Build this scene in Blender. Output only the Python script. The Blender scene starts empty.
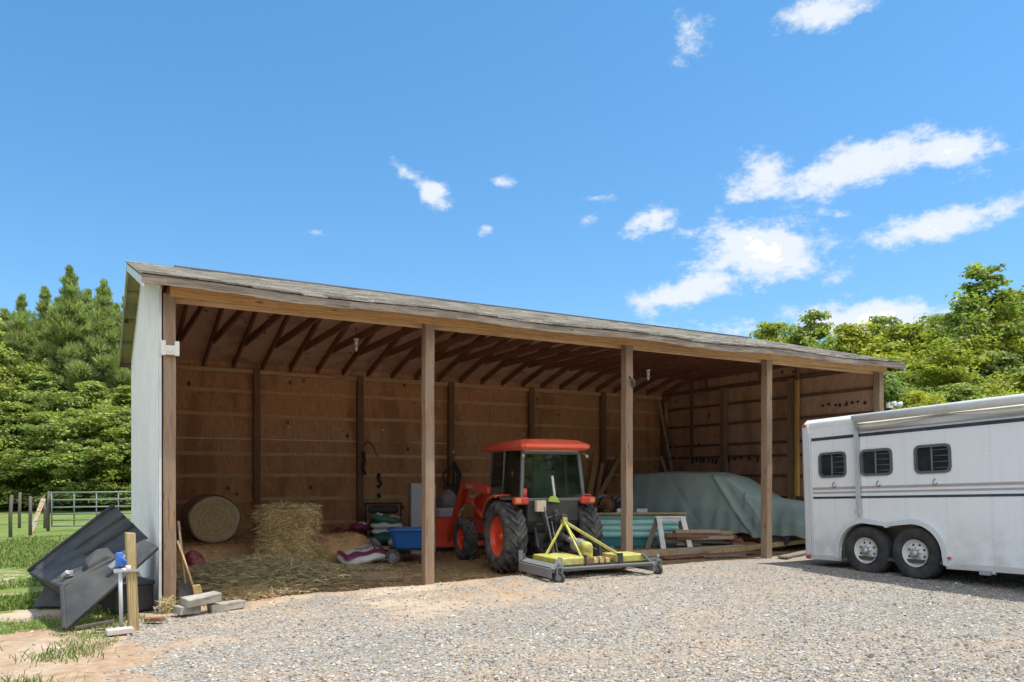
import bpy, bmesh, math, random
import numpy as np
from mathutils import Vector, Matrix, Quaternion
random.seed(7); rng = np.random.default_rng(7)
R = math.radians
S = bpy.context.scene
COL = S.collection

# ------------------------------------------------------------------ camera, sky, sun, exposure
cam_data = bpy.data.cameras.new('camera')
cam = bpy.data.objects.new('camera', cam_data); COL.objects.link(cam)
cam.location = (-0.817, -9.617, 1.6)
cam.rotation_euler = (R(90), 0, -R(29.33))
cam_data.sensor_width = 36
cam_data.lens = 753.1 / 1024 * 36
cam_data.shift_y = (474.7 - 341) / 1024
cam_data.clip_start = 0.05; cam_data.clip_end = 3000
S.camera = cam

SUN_DIR = Vector((0.27, -0.175, 1.0)).normalized()
SUN_EL = math.asin(SUN_DIR.z); SUN_AZ = math.atan2(SUN_DIR.x, SUN_DIR.y)
EXPOSURE = 1.18
S.view_settings.view_transform = 'Standard'; S.view_settings.look = 'None'
S.view_settings.exposure = EXPOSURE; S.view_settings.gamma = 1
S.view_settings.use_curve_mapping = False
S.render.engine = 'CYCLES'
S.cycles.max_bounces = 10; S.cycles.diffuse_bounces = 7; S.cycles.transparent_max_bounces = 12

sl = bpy.data.lights.new('sun', 'SUN'); sl.energy = 2.2; sl.angle = R(0.5); sl.color = (1.0, 0.955, 0.88)
so = bpy.data.objects.new('sun', sl); COL.objects.link(so)
so.rotation_euler = SUN_DIR.to_track_quat('Z', 'Y').to_euler(); so.location = (5, -5, 30)

world = bpy.data.worlds.new('World'); S.world = world; world.use_nodes = True

def build_world():
    nt = world.node_tree; N = nt.nodes; L = nt.links
    N.clear()
    def mth(op, a, b=None, c=None, clamp=False):
        n = N.new('ShaderNodeMath'); n.operation = op; n.use_clamp = clamp
        for i, v in enumerate((a, b, c)):
            if v is None: continue
            if isinstance(v, (int, float)): n.inputs[i].default_value = v
            else: L.new(v, n.inputs[i])
        return n.outputs[0]
    out = N.new('ShaderNodeOutputWorld'); bg = N.new('ShaderNodeBackground')
    sky = N.new('ShaderNodeTexSky'); sky.sky_type = 'NISHITA'; sky.sun_disc = False
    sky.sun_elevation = SUN_EL; sky.sun_rotation = SUN_AZ
    sky.air_density = 1.0; sky.dust_density = 0.6; sky.ozone_density = 2.2; sky.altitude = 50
    hs = N.new('ShaderNodeHueSaturation'); hs.inputs['Saturation'].default_value = 1.1
    hs.inputs['Value'].default_value = .90
    hs.inputs['Hue'].default_value = 0.484
    L.new(sky.outputs[0], hs.inputs['Color'])
    tc = N.new('ShaderNodeTexCoord')
    sp = N.new('ShaderNodeSeparateXYZ'); L.new(tc.outputs['Generated'], sp.inputs[0])
    az = mth('ARCTAN2', sp.outputs[0], sp.outputs[1])
    el = mth('ARCSINE', sp.outputs[2])
    # cumulus puffs: azimuth (deg from +Y to +X), elevation, half widths, tilt, strength
    puffs = CLOUDS
    def noise(scale, detail, rough, off=0):
        mp = N.new('ShaderNodeMapping'); mp.inputs['Location'].default_value = (off, off * .7, off * .3)
        mp.inputs['Scale'].default_value = (1, 1, 1.7)
        L.new(tc.outputs['Generated'], mp.inputs[0])
        n = N.new('ShaderNodeTexNoise'); n.inputs['Scale'].default_value = scale
        n.inputs['Detail'].default_value = detail; n.inputs['Roughness'].default_value = rough
        L.new(mp.outputs[0], n.inputs['Vector']); return n.outputs[0]
    n1 = noise(19, 10, .66); n2 = noise(60, 8, .7, 3.1)
    mask = None
    for (a0, e0, ha, he, tilt, s) in puffs:
        dx = mth('MULTIPLY', mth('SUBTRACT', az, R(a0)), math.cos(R(e0)))
        dy = mth('SUBTRACT', el, R(e0))
        c, si = math.cos(R(tilt)), math.sin(R(tilt))
        u = mth('ADD', mth('MULTIPLY', dx, c / R(ha)), mth('MULTIPLY', dy, si / R(ha)))
        v = mth('ADD', mth('MULTIPLY', dx, -si / R(he)), mth('MULTIPLY', dy, c / R(he)))
        d = mth('SQRT', mth('ADD', mth('MULTIPLY', u, u), mth('MULTIPLY', v, v)))
        m = mth('MULTIPLY', mth('SUBTRACT', 1.0, d), s)
        mask = m if mask is None else mth('MAXIMUM', mask, m)
    mask = mth('MAXIMUM', mask, -3.0)
    dens = mth('ADD', mask, mth('MULTIPLY', mth('SUBTRACT', n1, .5), 3.6))
    dens = mth('ADD', dens, mth('MULTIPLY', mth('SUBTRACT', n2, .5), .9))
    mr = N.new('ShaderNodeMapRange'); mr.interpolation_type = 'SMOOTHSTEP'
    mr.inputs['From Min'].default_value = -.05; mr.inputs['From Max'].default_value = 1.0
    L.new(dens, mr.inputs['Value'])
    core = N.new('ShaderNodeMapRange'); core.inputs['From Min'].default_value = 1.5; core.inputs['From Max'].default_value = 2.9
    L.new(dens, core.inputs['Value'])
    cc = N.new('ShaderNodeMix'); cc.data_type = 'RGBA'
    cc.inputs['A'].default_value = (2.65, 2.80, 3.0, 1); cc.inputs['B'].default_value = (13.0, 12.7, 12.2, 1)  # densest clouds, mainly the added ones behind the camera, brightened as fill
    L.new(core.outputs[0], cc.inputs['Factor'])
    mix = N.new('ShaderNodeMix'); mix.data_type = 'RGBA'
    L.new(mth('MULTIPLY', mr.outputs[0], .93), mix.inputs['Factor'])
    # thin pale air towards the horizon
    gr = N.new('ShaderNodeValToRGB'); L.new(mth('DIVIDE', el, 1.2), gr.inputs[0]); e = gr.color_ramp.elements
    e[0].position = 0; e[0].color = (.40, .485, .57, 1); e[1].position = 1; e[1].color = (.36, .585, .68, 1)
    for p_, c_ in ((.14, (.41, .51, .62, 1)), (.35, (.41, .55, .67, 1)), (.6, (.38, .58, .69, 1))):
        q = e.new(p_); q.color = c_
    ml = N.new('ShaderNodeMix'); ml.data_type = 'RGBA'; ml.blend_type = 'MULTIPLY'; ml.inputs['Factor'].default_value = 1
    L.new(hs.outputs[0], ml.inputs['A']); L.new(gr.outputs[0], ml.inputs['B'])
    L.new(ml.outputs['Result'], mix.inputs['A']); L.new(cc.outputs['Result'], mix.inputs['B'])
    L.new(mix.outputs['Result'], bg.inputs['Color']); bg.inputs['Strength'].default_value = 0.15
    L.new(bg.outputs[0], out.inputs['Surface'])
    world.cycles.sampling_method = 'MANUAL'; world.cycles.sample_map_resolution = 512
# (azimuth, elevation, half width, half height, tilt, strength)
CLOUDS = [(a, b, c * 1.10, d * 1.18, e, min(f, 1.9) * .86) for (a, b, c, d, e, f) in [(51.7, 29.7, 2.93, 1.02, 5, 1.4), (42.6, 29.5, 1.03, 1.13, 0, 0.75), (23.0, 20.6, 1.42, 0.98, -30, 1.25), (21.2, 21.8, 1.12, 0.48, -35, 0.8), (27.5, 18.1, 0.79, 0.43, 0, 0.9), (28.4, 21.2, 0.78, 0.35, 0, 0.7), (14.9, 17.3, 0.84, 0.34, 0, 0.75), (35.7, 20.1, 1.42, 0.56, 0, 0.6), (35.7, 18.7, 1.15, 0.43, 0, 0.7), (40.1, 18.6, 2.27, 0.9, 15, 1.2), (47.7, 15.9, 5.42, 2.37, -5, 1.9), (42.6, 13.4, 5.33, 1.12, 14, 1.6), (47.4, 20.6, 2.57, 1.42, 12, 1.6), (53.5, 20.4, 4.68, 1.42, 10, 1.8), (59.2, 20.3, 3.83, 1.02, 0, 1.7), (60.1, 18.6, 2.11, 0.48, 5, 0.7), (58.1, 16.0, 5.39, 1.07, 9, 1.8), (54.4, 10.7, 6.09, 1.35, 0, 2.0), (53.0, 17.5, 1.06, 0.3, 0, 0.6), (49.6, 18.4, 1.08, 0.32, 0, 0.5), (44.8, 10.5, 4.33, 0.56, 0, 0.3)]]
# unseen cumulus field behind the camera, added to fill the shed with white light
CLOUDS += [(-150, 38, 34, 26, 0, 3.6), (-105, 34, 30, 20, 8, 3.2), (150, 36, 34, 24, 0, 3.6), (110, 30, 18, 12, -6, 1.8), (-70, 40, 16, 12, 10, 1.6), (-175, 18, 40, 10, 0, 2.0), (172, 16, 30, 9, 0, 2.0), (-125, 14, 30, 7, 0, 1.8)]
build_world()

# ------------------------------------------------------------------ helpers
def tag(o, label=None, cat=None, group=None, kind=None):
    if label: o['label'] = label
    if cat: o['category'] = cat
    if group: o['group'] = group
    if kind: o['kind'] = kind
    return o
def thing(name, label, cat, loc=(0, 0, 0), rz=0.0, group=None, rot=None):
    o = bpy.data.objects.new(name, None); COL.objects.link(o)
    o.empty_display_size = .2
    o.location = loc; o.rotation_euler = rot if rot else (0, 0, rz)
    return tag(o, label, cat, group)
def copy_tree(o, parent=None):
    c = o.copy(); COL.objects.link(c)
    if parent: c.parent = parent
    for ch in list(o.children): copy_tree(ch, c)
    return c

class MB:
    def __init__(s): s.v = []; s.f = []; s.sm = []
    def add(s, vs, fs, smooth=False):
        b = len(s.v); s.v.extend([tuple(v) for v in vs])
        s.f.extend([tuple(i + b for i in f) for f in fs]); s.sm.extend([smooth] * len(fs)); return s
    def box(s, c, d, M=None):
        x, y, z = d[0] / 2, d[1] / 2, d[2] / 2
        vs = [Vector(p) for p in ((-x,-y,-z),(x,-y,-z),(x,y,-z),(-x,y,-z),(-x,-y,z),(x,-y,z),(x,y,z),(-x,y,z))]
        if M is not None: vs = [M @ v for v in vs]
        c = Vector(c)
        return s.add([v + c for v in vs], [(0,3,2,1),(4,5,6,7),(0,1,5,4),(1,2,6,5),(2,3,7,6),(3,0,4,7)])
    def bar(s, a, b, w, h, up=(0, 0, 1)):     # w across, h along 'up'
        a, b = Vector(a), Vector(b); d = b - a; l = d.length; d.normalize(); up = Vector(up)
        if abs(d.dot(up)) > .98: up = Vector((0, 1, 0))
        x = d.cross(up).normalized(); z = x.cross(d).normalized()
        M = Matrix((x, d, z)).transposed()
        return s.box((a + b) / 2, (w, l, h), M)
    def tube(s, pts, r, n=8, caps=True):
        pts = [Vector(p) for p in pts]; k = len(pts)
        rr = r if isinstance(r, (list, tuple)) else [r] * k
        vs = []; px = None
        for i, p in enumerate(pts):
            d = (pts[min(i + 1, k - 1)] - pts[max(i - 1, 0)]).normalized()
            if px is None:
                up = Vector((0, 0, 1)) if abs(d.z) < .9 else Vector((1, 0, 0)); x = d.cross(up).normalized()
            else:
                x = (px - d * px.dot(d)).normalized()
            px = x; y = d.cross(x)
            for j in range(n):
                a = 2 * math.pi * j / n
                vs.append(p + (x * math.cos(a) + y * math.sin(a)) * rr[i])
        fs = [(i*n+j, i*n+(j+1) % n, (i+1)*n+(j+1) % n, (i+1)*n+j) for i in range(k-1) for j in range(n)]
        s.add(vs, fs, True)
        if caps:
            b = len(s.v) - len(vs)
            s.f.append(tuple(b + j for j in range(n))[::-1]); s.sm.append(False)
            s.f.append(tuple(b + (k-1)*n + j for j in range(n))); s.sm.append(False)
        return s
    def lathe(s, prof, n=32, c=(0, 0, 0), M=None, smooth=True):   # profile (radius, axial); axis = local X
        vs = []; k = len(prof)
        for j in range(n):
            a = 2 * math.pi * j / n
            for (r, t) in prof:
                v = Vector((t, r * math.cos(a), r * math.sin(a)))
                if M is not None: v = M @ v
                vs.append(v + Vector(c))
        fs = [(j*k+i, j*k+i+1, ((j+1) % n)*k+i+1, ((j+1) % n)*k+i) for j in range(n) for i in range(k-1)]
        return s.add(vs, fs, smooth)
    def prism(s, poly, lo, hi, axis='x'):      # polygon extruded along an axis
        n = len(poly)
        def P(q, t):
            return {'x': (t, q[0], q[1]), 'y': (q[0], t, q[1]), 'z': (q[0], q[1], t)}[axis]
        vs = [P(q, lo) for q in poly] + [P(q, hi) for q in poly]
        fs = [tuple(range(n))[::-1], tuple(range(n, 2*n))] + [(i, (i+1) % n, n+(i+1) % n, n+i) for i in range(n)]
        return s.add(vs, fs)
    def slab(s, q, th):                        # quad with thickness th (against its normal)
        q = [Vector(p) for p in q]; nrm = (q[2] - q[0]).cross(q[3] - q[1]).normalized() * th
        vs = q + [p - nrm for p in q]
        return s.add(vs, [(0,1,2,3),(7,6,5,4),(0,4,5,1),(1,5,6,2),(2,6,7,3),(3,7,4,0)])
    def grid(s, fn, nu, nv, smooth=True):
        vs = [fn(i / nu, j / nv) for i in range(nu + 1) for j in range(nv + 1)]
        fs = [(i*(nv+1)+j, (i+1)*(nv+1)+j, (i+1)*(nv+1)+j+1, i*(nv+1)+j+1) for i in range(nu) for j in range(nv)]
        return s.add(vs, fs, smooth)
    def build(s, name, mat, parent=None, bevel=0, seg=2, loc=None, subsurf=0, solid=0, fixn=True):
        me = bpy.data.meshes.new(name); me.from_pydata(s.v, [], s.f)
        me.polygons.foreach_set('use_smooth', s.sm); me.materials.append(mat)
        if fixn:
            bm = bmesh.new(); bm.from_mesh(me); bmesh.ops.recalc_face_normals(bm, faces=bm.faces); bm.to_mesh(me); bm.free()
        me.update()
        o = bpy.data.objects.new(name, me); COL.objects.link(o)
        if parent: o.parent = parent
        if loc: o.location = loc
        if solid: m = o.modifiers.new('solid', 'SOLIDIFY'); m.thickness = solid; m.offset = 0
        if bevel:
            m = o.modifiers.new('bevel', 'BEVEL'); m.width = bevel; m.segments = seg; m.limit_method = 'ANGLE'; m.angle_limit = R(40)
            m.harden_normals = False
        if subsurf: m = o.modifiers.new('sub', 'SUBSURF'); m.levels = subsurf; m.render_levels = subsurf
        return o
def np_mesh(name, V, F, mat, parent=None, cols=None, smooth=False):
    """V (n,3), F (m,k) numpy; cols (n,3) optional point colours"""
    me = bpy.data.meshes.new(name); n = len(V); m, k = F.shape
    me.vertices.add(n); me.vertices.foreach_set('co', np.asarray(V, np.float32).ravel())
    me.loops.add(m * k); me.loops.foreach_set('vertex_index', F.astype(np.int32).ravel())
    me.polygons.add(m); me.polygons.foreach_set('loop_start', np.arange(0, m * k, k, dtype=np.int32))
    me.polygons.foreach_set('loop_total', np.full(m, k, np.int32))
    me.polygons.foreach_set('use_smooth', np.full(m, smooth))
    me.update(calc_edges=True); me.validate()
    if cols is not None:
        at = me.attributes.new('tint', 'FLOAT_COLOR', 'POINT')
        c = np.ones((n, 4), np.float32); c[:, :3] = cols; at.data.foreach_set('color', c.ravel())
    me.materials.append(mat)
    o = bpy.data.objects.new(name, me); COL.objects.link(o)
    if parent: o.parent = parent
    return o

# ------------------------------------------------------------------ materials
MATS = {}
class NT:
    def __init__(s, name):
        s.m = bpy.data.materials.new(name); s.m.use_nodes = True; s.t = s.m.node_tree; s.N = s.t.nodes; s.L = s.t.links
        s.b = s.N['Principled BSDF']; s.out = s.N['Material Output']
        s.tc = s.N.new('ShaderNodeTexCoord')
    def new(s, k): return s.N.new(k)
    def link(s, a, b): s.L.new(a, b)
    def coord(s, scale=(1, 1, 1), rot=(0, 0, 0), src='Object', loc=(0, 0, 0)):
        mp = s.new('ShaderNodeMapping'); mp.inputs['Scale'].default_value = scale; mp.inputs['Rotation'].default_value = rot
        mp.inputs['Location'].default_value = loc
        s.link(s.tc.outputs[src], mp.inputs[0]); return mp.outputs[0]
    def noise(s, vec, scale=5, detail=5, rough=.55, dist=0, out=0):
        n = s.new('ShaderNodeTexNoise'); n.inputs['Scale'].default_value = scale; n.inputs['Detail'].default_value = detail
        n.inputs['Roughness'].default_value = rough; n.inputs['Distortion'].default_value = dist
        s.link(vec, n.inputs['Vector']); return n.outputs[out]
    def voro(s, vec, scale=5, feat='F1', out='Distance', rnd=1):
        n = s.new('ShaderNodeTexVoronoi'); n.feature = feat; n.inputs['Scale'].default_value = scale
        n.inputs['Randomness'].default_value = rnd
        s.link(vec, n.inputs['Vector']); return n.outputs[out]
    def ramp(s, fac, stops, interp='LINEAR'):
        n = s.new('ShaderNodeValToRGB'); n.color_ramp.interpolation = interp; e = n.color_ramp.elements
        while len(e) < len(stops): e.new(.5)
        for i, (p, c) in enumerate(stops):
            e[i].position = p; e[i].color = (*c, 1) if len(c) == 3 else c
        s.link(fac, n.inputs[0]); return n.outputs[0]
    def rng(s, v, a, b, c=0, d=1, smooth=False):
        n = s.new('ShaderNodeMapRange'); n.inputs['From Min'].default_value = a; n.inputs['From Max'].default_value = b
        n.inputs['To Min'].default_value = c; n.inputs['To Max'].default_value = d
        if smooth: n.interpolation_type = 'SMOOTHSTEP'
        s.link(v, n.inputs['Value']); return n.outputs[0]
    def mix(s, f, a, b, mode='MIX'):
        n = s.new('ShaderNodeMix'); n.data_type = 'RGBA'; n.blend_type = mode; n.clamp_factor = True
        for key, v in (('Factor', f), ('A', a), ('B', b)):
            if isinstance(v, (int, float)): n.inputs[key].default_value = v
            elif isinstance(v, tuple): n.inputs[key].default_value = (*v, 1) if len(v) == 3 else v
            else: s.link(v, n.inputs[key])
        return n.outputs['Result']
    def math(s, op, a, b=0.0):
        n = s.new('ShaderNodeMath'); n.operation = op
        for i, v in enumerate((a, b)):
            if isinstance(v, (int, float)): n.inputs[i].default_value = v
            else: s.link(v, n.inputs[i])
        return n.outputs[0]
    def bump(s, h, strength=.4, dist=.01, prev=None):
        n = s.new('ShaderNodeBump'); n.inputs['Strength'].default_value = strength; n.inputs['Distance'].default_value = dist
        s.link(h, n.inputs['Height'])
        if prev is not None: s.link(prev, n.inputs['Normal'])
        s.link(n.outputs[0], s.b.inputs['Normal']); return n.outputs[0]
    def col(s, c):
        if isinstance(c, tuple): s.b.inputs['Base Color'].default_value = (*c, 1)
        else: s.link(c, s.b.inputs['Base Color'])
    def set(s, **k):
        for a, v in k.items(): s.b.inputs[a.replace('_', ' ')].default_value = v
def paint(name, c, rough=.45, dirt=(.2, .16, .12), amt=.35, metal=0, scale=3, bump=.05, fade=None, coat=0):
    t = NT(name); v = t.coord()
    n1 = t.noise(v, scale, 7, .65); n2 = t.noise(v, scale * 9, 4, .6)
    f = t.math('MULTIPLY', t.rng(n1, .42, .75), amt)
    base = t.mix(t.rng(n2, .3, .7, 0, .25), c, tuple(x * .72 for x in c))
    if fade: base = t.mix(t.rng(t.noise(v, scale * .6, 4), .45, .65, 0, .6), base, fade)
    t.col(t.mix(f, base, dirt)); t.set(Metallic=metal)
    t.link(t.rng(n1, .3, .7, rough, min(1, rough + .25)), t.b.inputs['Roughness'])
    if bump: t.bump(n2, bump, .004)
    if coat: t.set(Coat_Weight=coat)
    MATS[name] = t.m; return t.m
def wood(name, c1, c2, axis='z', rough=.85, knots=True, grey=None, bs=.5):
    """grain runs along the given object axis"""
    t = NT(name); k = {'x': (1, 22, 22), 'y': (22, 1, 22), 'z': (22, 22, 1)}[axis]
    v = t.coord(k); vb = t.coord()
    g = t.noise(v, 1.6, 8, .65, .4); g2 = t.noise(v, 6, 5, .6)
    c = t.mix(t.rng(g, .32, .68), c1, c2)
    c = t.mix(t.rng(g2, .50, .70, 0, .75), c, tuple(x * .38 for x in c1))
    g3 = t.noise(t.coord({'x': (.6, 60, 60), 'y': (60, .6, 60), 'z': (60, 60, .6)}[axis]), 1.0, 4, .7); c = t.mix(t.rng(g3, .56, .62, 0, .7), c, tuple(x * .3 for x in c1))
    if grey: c = t.mix(t.rng(t.noise(vb, 1.3, 5), .42, .62, 0, .8), c, grey)
    if knots:
        kk = {'x': (2, 7, 7), 'y': (7, 2, 7), 'z': (7, 7, 2)}[axis]
        d = t.voro(t.coord(kk), 1.0)
        c = t.mix(t.rng(d, .05, .13, .85, 0), c, tuple(x * .22 for x in c1))
    oi = t.new('ShaderNodeObjectInfo')
    c = t.mix(t.math('MULTIPLY', oi.outputs['Random'], .25), c, tuple(x * .6 for x in c1))
    t.col(c); t.set(Roughness=rough); t.bump(g2, bs, .004)
    MATS[name] = t.m; return t.m

# ------------------------------------------------------------------ palette
post_wood = wood('weathered_post', (.235, .14, .085), (.45, .30, .185), 'z', grey=(.31, .235, .175))
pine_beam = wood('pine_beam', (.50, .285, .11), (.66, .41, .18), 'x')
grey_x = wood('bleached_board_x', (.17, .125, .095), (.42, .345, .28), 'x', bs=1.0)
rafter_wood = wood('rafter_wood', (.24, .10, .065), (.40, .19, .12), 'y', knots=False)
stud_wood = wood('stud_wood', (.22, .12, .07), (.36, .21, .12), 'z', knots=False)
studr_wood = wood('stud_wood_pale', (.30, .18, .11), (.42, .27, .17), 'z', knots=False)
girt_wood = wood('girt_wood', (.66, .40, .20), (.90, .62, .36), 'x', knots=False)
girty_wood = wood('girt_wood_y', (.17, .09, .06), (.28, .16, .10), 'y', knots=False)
yellow_wood = wood('new_yellow_wood', (.60, .34, .08), (.74, .46, .14), 'z')
lumber_x = wood('lumber_x', (.40, .27, .15), (.62, .47, .29), 'x', grey=(.42, .38, .32))
lumber_tan = wood('lumber_tan', (.60, .41, .21), (.80, .60, .34), 'z')
stake_wood = wood('stake_wood', (.40, .29, .13), (.60, .46, .24), 'z')
fence_wood = wood('fence_wood', (.10, .085, .07), (.20, .17, .14), 'z')
white_metal = paint('white_siding', (.84, .85, .85), .5, (.55, .52, .46), .3, scale=2.2, bump=.05)
white_trim = paint('white_trim', (.70, .72, .75), .5)
off_white = paint('off_white_plastic', (.78, .77, .72), .5, amt=.2)
black_metal = paint('black_metal', (.025, .026, .028), .5, (.16, .13, .10), .3)
dark_metal = paint('dark_metal', (.05, .052, .056), .5, (.22, .17, .12), .45)
chrome = paint('galvanised', (.52, .53, .54), .4, (.3, .25, .2), .3, metal=.7)
rust = paint('rusty_metal', (.26, .12, .06), .75, (.12, .06, .03), .6)

def mat_ply(name, ca, cb, axis='x', scale=1.0):
    """plywood sheathing: panel tone differences, swirly vertical grain, knots"""
    t = NT(name); v = t.coord()
    sp = t.new('ShaderNodeSeparateXYZ'); t.link(v, sp.inputs[0])
    a = sp.outputs[0] if axis == 'x' else sp.outputs[1]
    pa = t.math('FLOOR', t.math('MULTIPLY', a, 1 / 2.44)); pz = t.math('FLOOR', t.math('MULTIPLY', t.math('ADD', sp.outputs[2], .1), 1 / 1.22))
    cb3 = t.new('ShaderNodeCombineXYZ'); t.link(pa, cb3.inputs[0]); t.link(pz, cb3.inputs[1])
    wn = t.new('ShaderNodeTexWhiteNoise'); t.link(cb3.outputs[0], wn.inputs[0])
    sc = (1.0, 1, 6) if False else ((7, 7, 1.0))
    off = t.new('ShaderNodeVectorMath'); off.operation = 'MULTIPLY_ADD'
    t.link(wn.outputs['Color'], off.inputs[0]); off.inputs[1].default_value = (9, 9, 9); t.link(t.coord(sc), off.inputs[2])
    g = t.noise(off.outputs[0], .9 * scale, 6, .6, 1.6); g2 = t.noise(t.coord((40, 40, 3)), 1.2, 5, .6)
    rings = t.math('FRACT', t.math('MULTIPLY', g, 9.0))
    c = t.mix(t.rng(rings, .0, 1, 0, .9), tuple(x * .82 for x in ca), cb)
    c = t.mix(t.rng(g2, .35, .7, 0, .35), c, tuple(x * .5 for x in ca))
    c = t.mix(t.rng(wn.outputs['Value'], 0, 1, 0, .4), c, tuple(x * .55 for x in ca))
    st = t.noise(t.coord((1.6, 1.6, .5)), 1.0, 4, .6)
    c = t.mix(t.rng(st, .50, .62, 0, .6), c, tuple(x * .45 for x in ca))
    d = t.voro(t.coord((1.0, 1.0, .8)), 3.0)
    kg_ = t.rng(t.noise(t.coord((.8, .8, 1.6), loc=(3, 1, 7)), 1.0, 3), .46, .56); d3_ = t.voro(t.coord((1, 1, 1), loc=(5, 2, 1)), 6.5); c = t.mix(t.math('MULTIPLY', kg_, t.rng(d3_, .07, .14, .8, 0)), c, tuple(x * .15 for x in ca)); c = t.mix(t.math('MULTIPLY', kg_, t.rng(d, .08, .15, .92, 0)), c, tuple(x * .1 for x in ca))
    # lighter worn band at the bottom
    d2 = t.voro(v, 14.0, out='Color')
    t.col(c); t.set(Roughness=.85); t.bump(g2, .35, .004)
    return t.m
ply_back = mat_ply('plywood_back', (.68, .315, .135), (.92, .53, .28))
ply_right = mat_ply('plywood_right', (.64, .37, .23), (.84, .55, .37), 'y')
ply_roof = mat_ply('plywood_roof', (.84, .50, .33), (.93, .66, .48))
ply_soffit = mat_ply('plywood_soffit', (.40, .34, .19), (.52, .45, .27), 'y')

def mat_shingle():
    t = NT('shingles'); v = t.coord((1, 1, 1))
    br = t.new('ShaderNodeTexBrick'); br.offset = .5; br.inputs['Scale'].default_value = 1.0
    br.inputs['Brick Width'].default_value = .30; br.inputs['Row Height'].default_value = .14
    br.inputs['Mortar Size'].default_value = .004; br.inputs['Color1'].default_value = (.58, .54, .48, 1)
    br.inputs['Color2'].default_value = (.20, .185, .165, 1); br.inputs['Mortar'].default_value = (.05, .045, .04, 1)
    t.link(v, br.inputs['Vector'])
    n = t.noise(v, 60, 3, .7); n2 = t.noise(v, 1.4, 5, .6)
    c = t.mix(t.rng(n, .35, .65, 0, .55), br.outputs['Color'], (.56, .52, .46))
    c = t.mix(t.rng(n2, .45, .7, 0, .4), c, (.33, .29, .23))
    t.col(c); t.set(Roughness=.95); t.bump(n, .5, .006); return t.m
shingles = mat_shingle()

# ------------------------------------------------------------------ ground
def smooth(a, b, x):
    t = np.clip((x - a) / (b - a), 0, 1); return t * t * (3 - 2 * t)
def vnoise(x, y, s, seed=0):
    """cheap value noise, numpy"""
    x = x / s; y = y / s; xi = np.floor(x).astype(np.int64); yi = np.floor(y).astype(np.int64); fx = x - xi; fy = y - yi
    def h(a, b):
        n = (a * 374761393 + b * 668265263 + seed * 982451653) & 0x7fffffff
        n = ((n ^ (n >> 13)) * 1274126177) & 0x7fffffff
        return ((n ^ (n >> 16)) & 0xffff) / 65535.0
    fx = fx * fx * (3 - 2 * fx); fy = fy * fy * (3 - 2 * fy)
    return (h(xi, yi) * (1 - fx) + h(xi + 1, yi) * fx) * (1 - fy) + (h(xi, yi + 1) * (1 - fx) + h(xi + 1, yi + 1) * fx) * fy
def fbm(x, y, s, seed=0, o=4):
    r = 0; a = .5
    for i in range(o): r = r + a * vnoise(x, y, s / 2 ** i, seed + i); a *= .5
    return r / (1 - .5 ** o)
SL, SD = 13.16, 6.58      # shed length and depth
def inside(x, y):
    return smooth(-.05, .1, x) * smooth(.02, .42, y + (fbm(x, y * 0, .9, 5) - .5) * .35) * (1 - smooth(SL, SL + .3, x)) * (1 - smooth(SD, SD + .3, y))
def ground_z(x, y):
    x = np.asarray(x, float); y = np.asarray(y, float)
    ins = inside(x, y)
    near = 1 - smooth(18, 30, np.hypot(x, y))
    out = .10 * smooth(-.3, 2.8, x) * (1 - smooth(3, 9, y))
    z = out * (1 - ins) + (fbm(x, y, 1.3, 2) - .5) * .05 * near + (fbm(x, y, .25, 9) - .5) * .018 * near
    z = z + .08 * smooth(4.8, 8, x) * ins
    # bedding left along the back of the two left bays
    m = smooth(.15, .6, x) * (1 - smooth(3.5, 4.1, x + (fbm(x, y, .6, 31) - .5))) * smooth(3.7, 4.15, y + (fbm(x, y, .7, 11) - .5) * .5) * (1 - smooth(6.5, 6.56, y))
    z = z + m * (.33 + .08 * (fbm(x, y, .5, 21) - .5))
    # loose heap in front of the hay
    hx = np.exp(-(((x - 1.1) / .95) ** 2 + ((y - 1.3) / .6) ** 2)); z = z + hx * (.14 + .16 * fbm(x, y, .3, 41)) * ins
    # distant lawn falls away a little
    z = z - .12 * smooth(6, 22, y) * (1 - smooth(-1, 3, x))
    return z
def GZ(x, y): return float(ground_z(np.array([x]), np.array([y]))[0])

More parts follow.
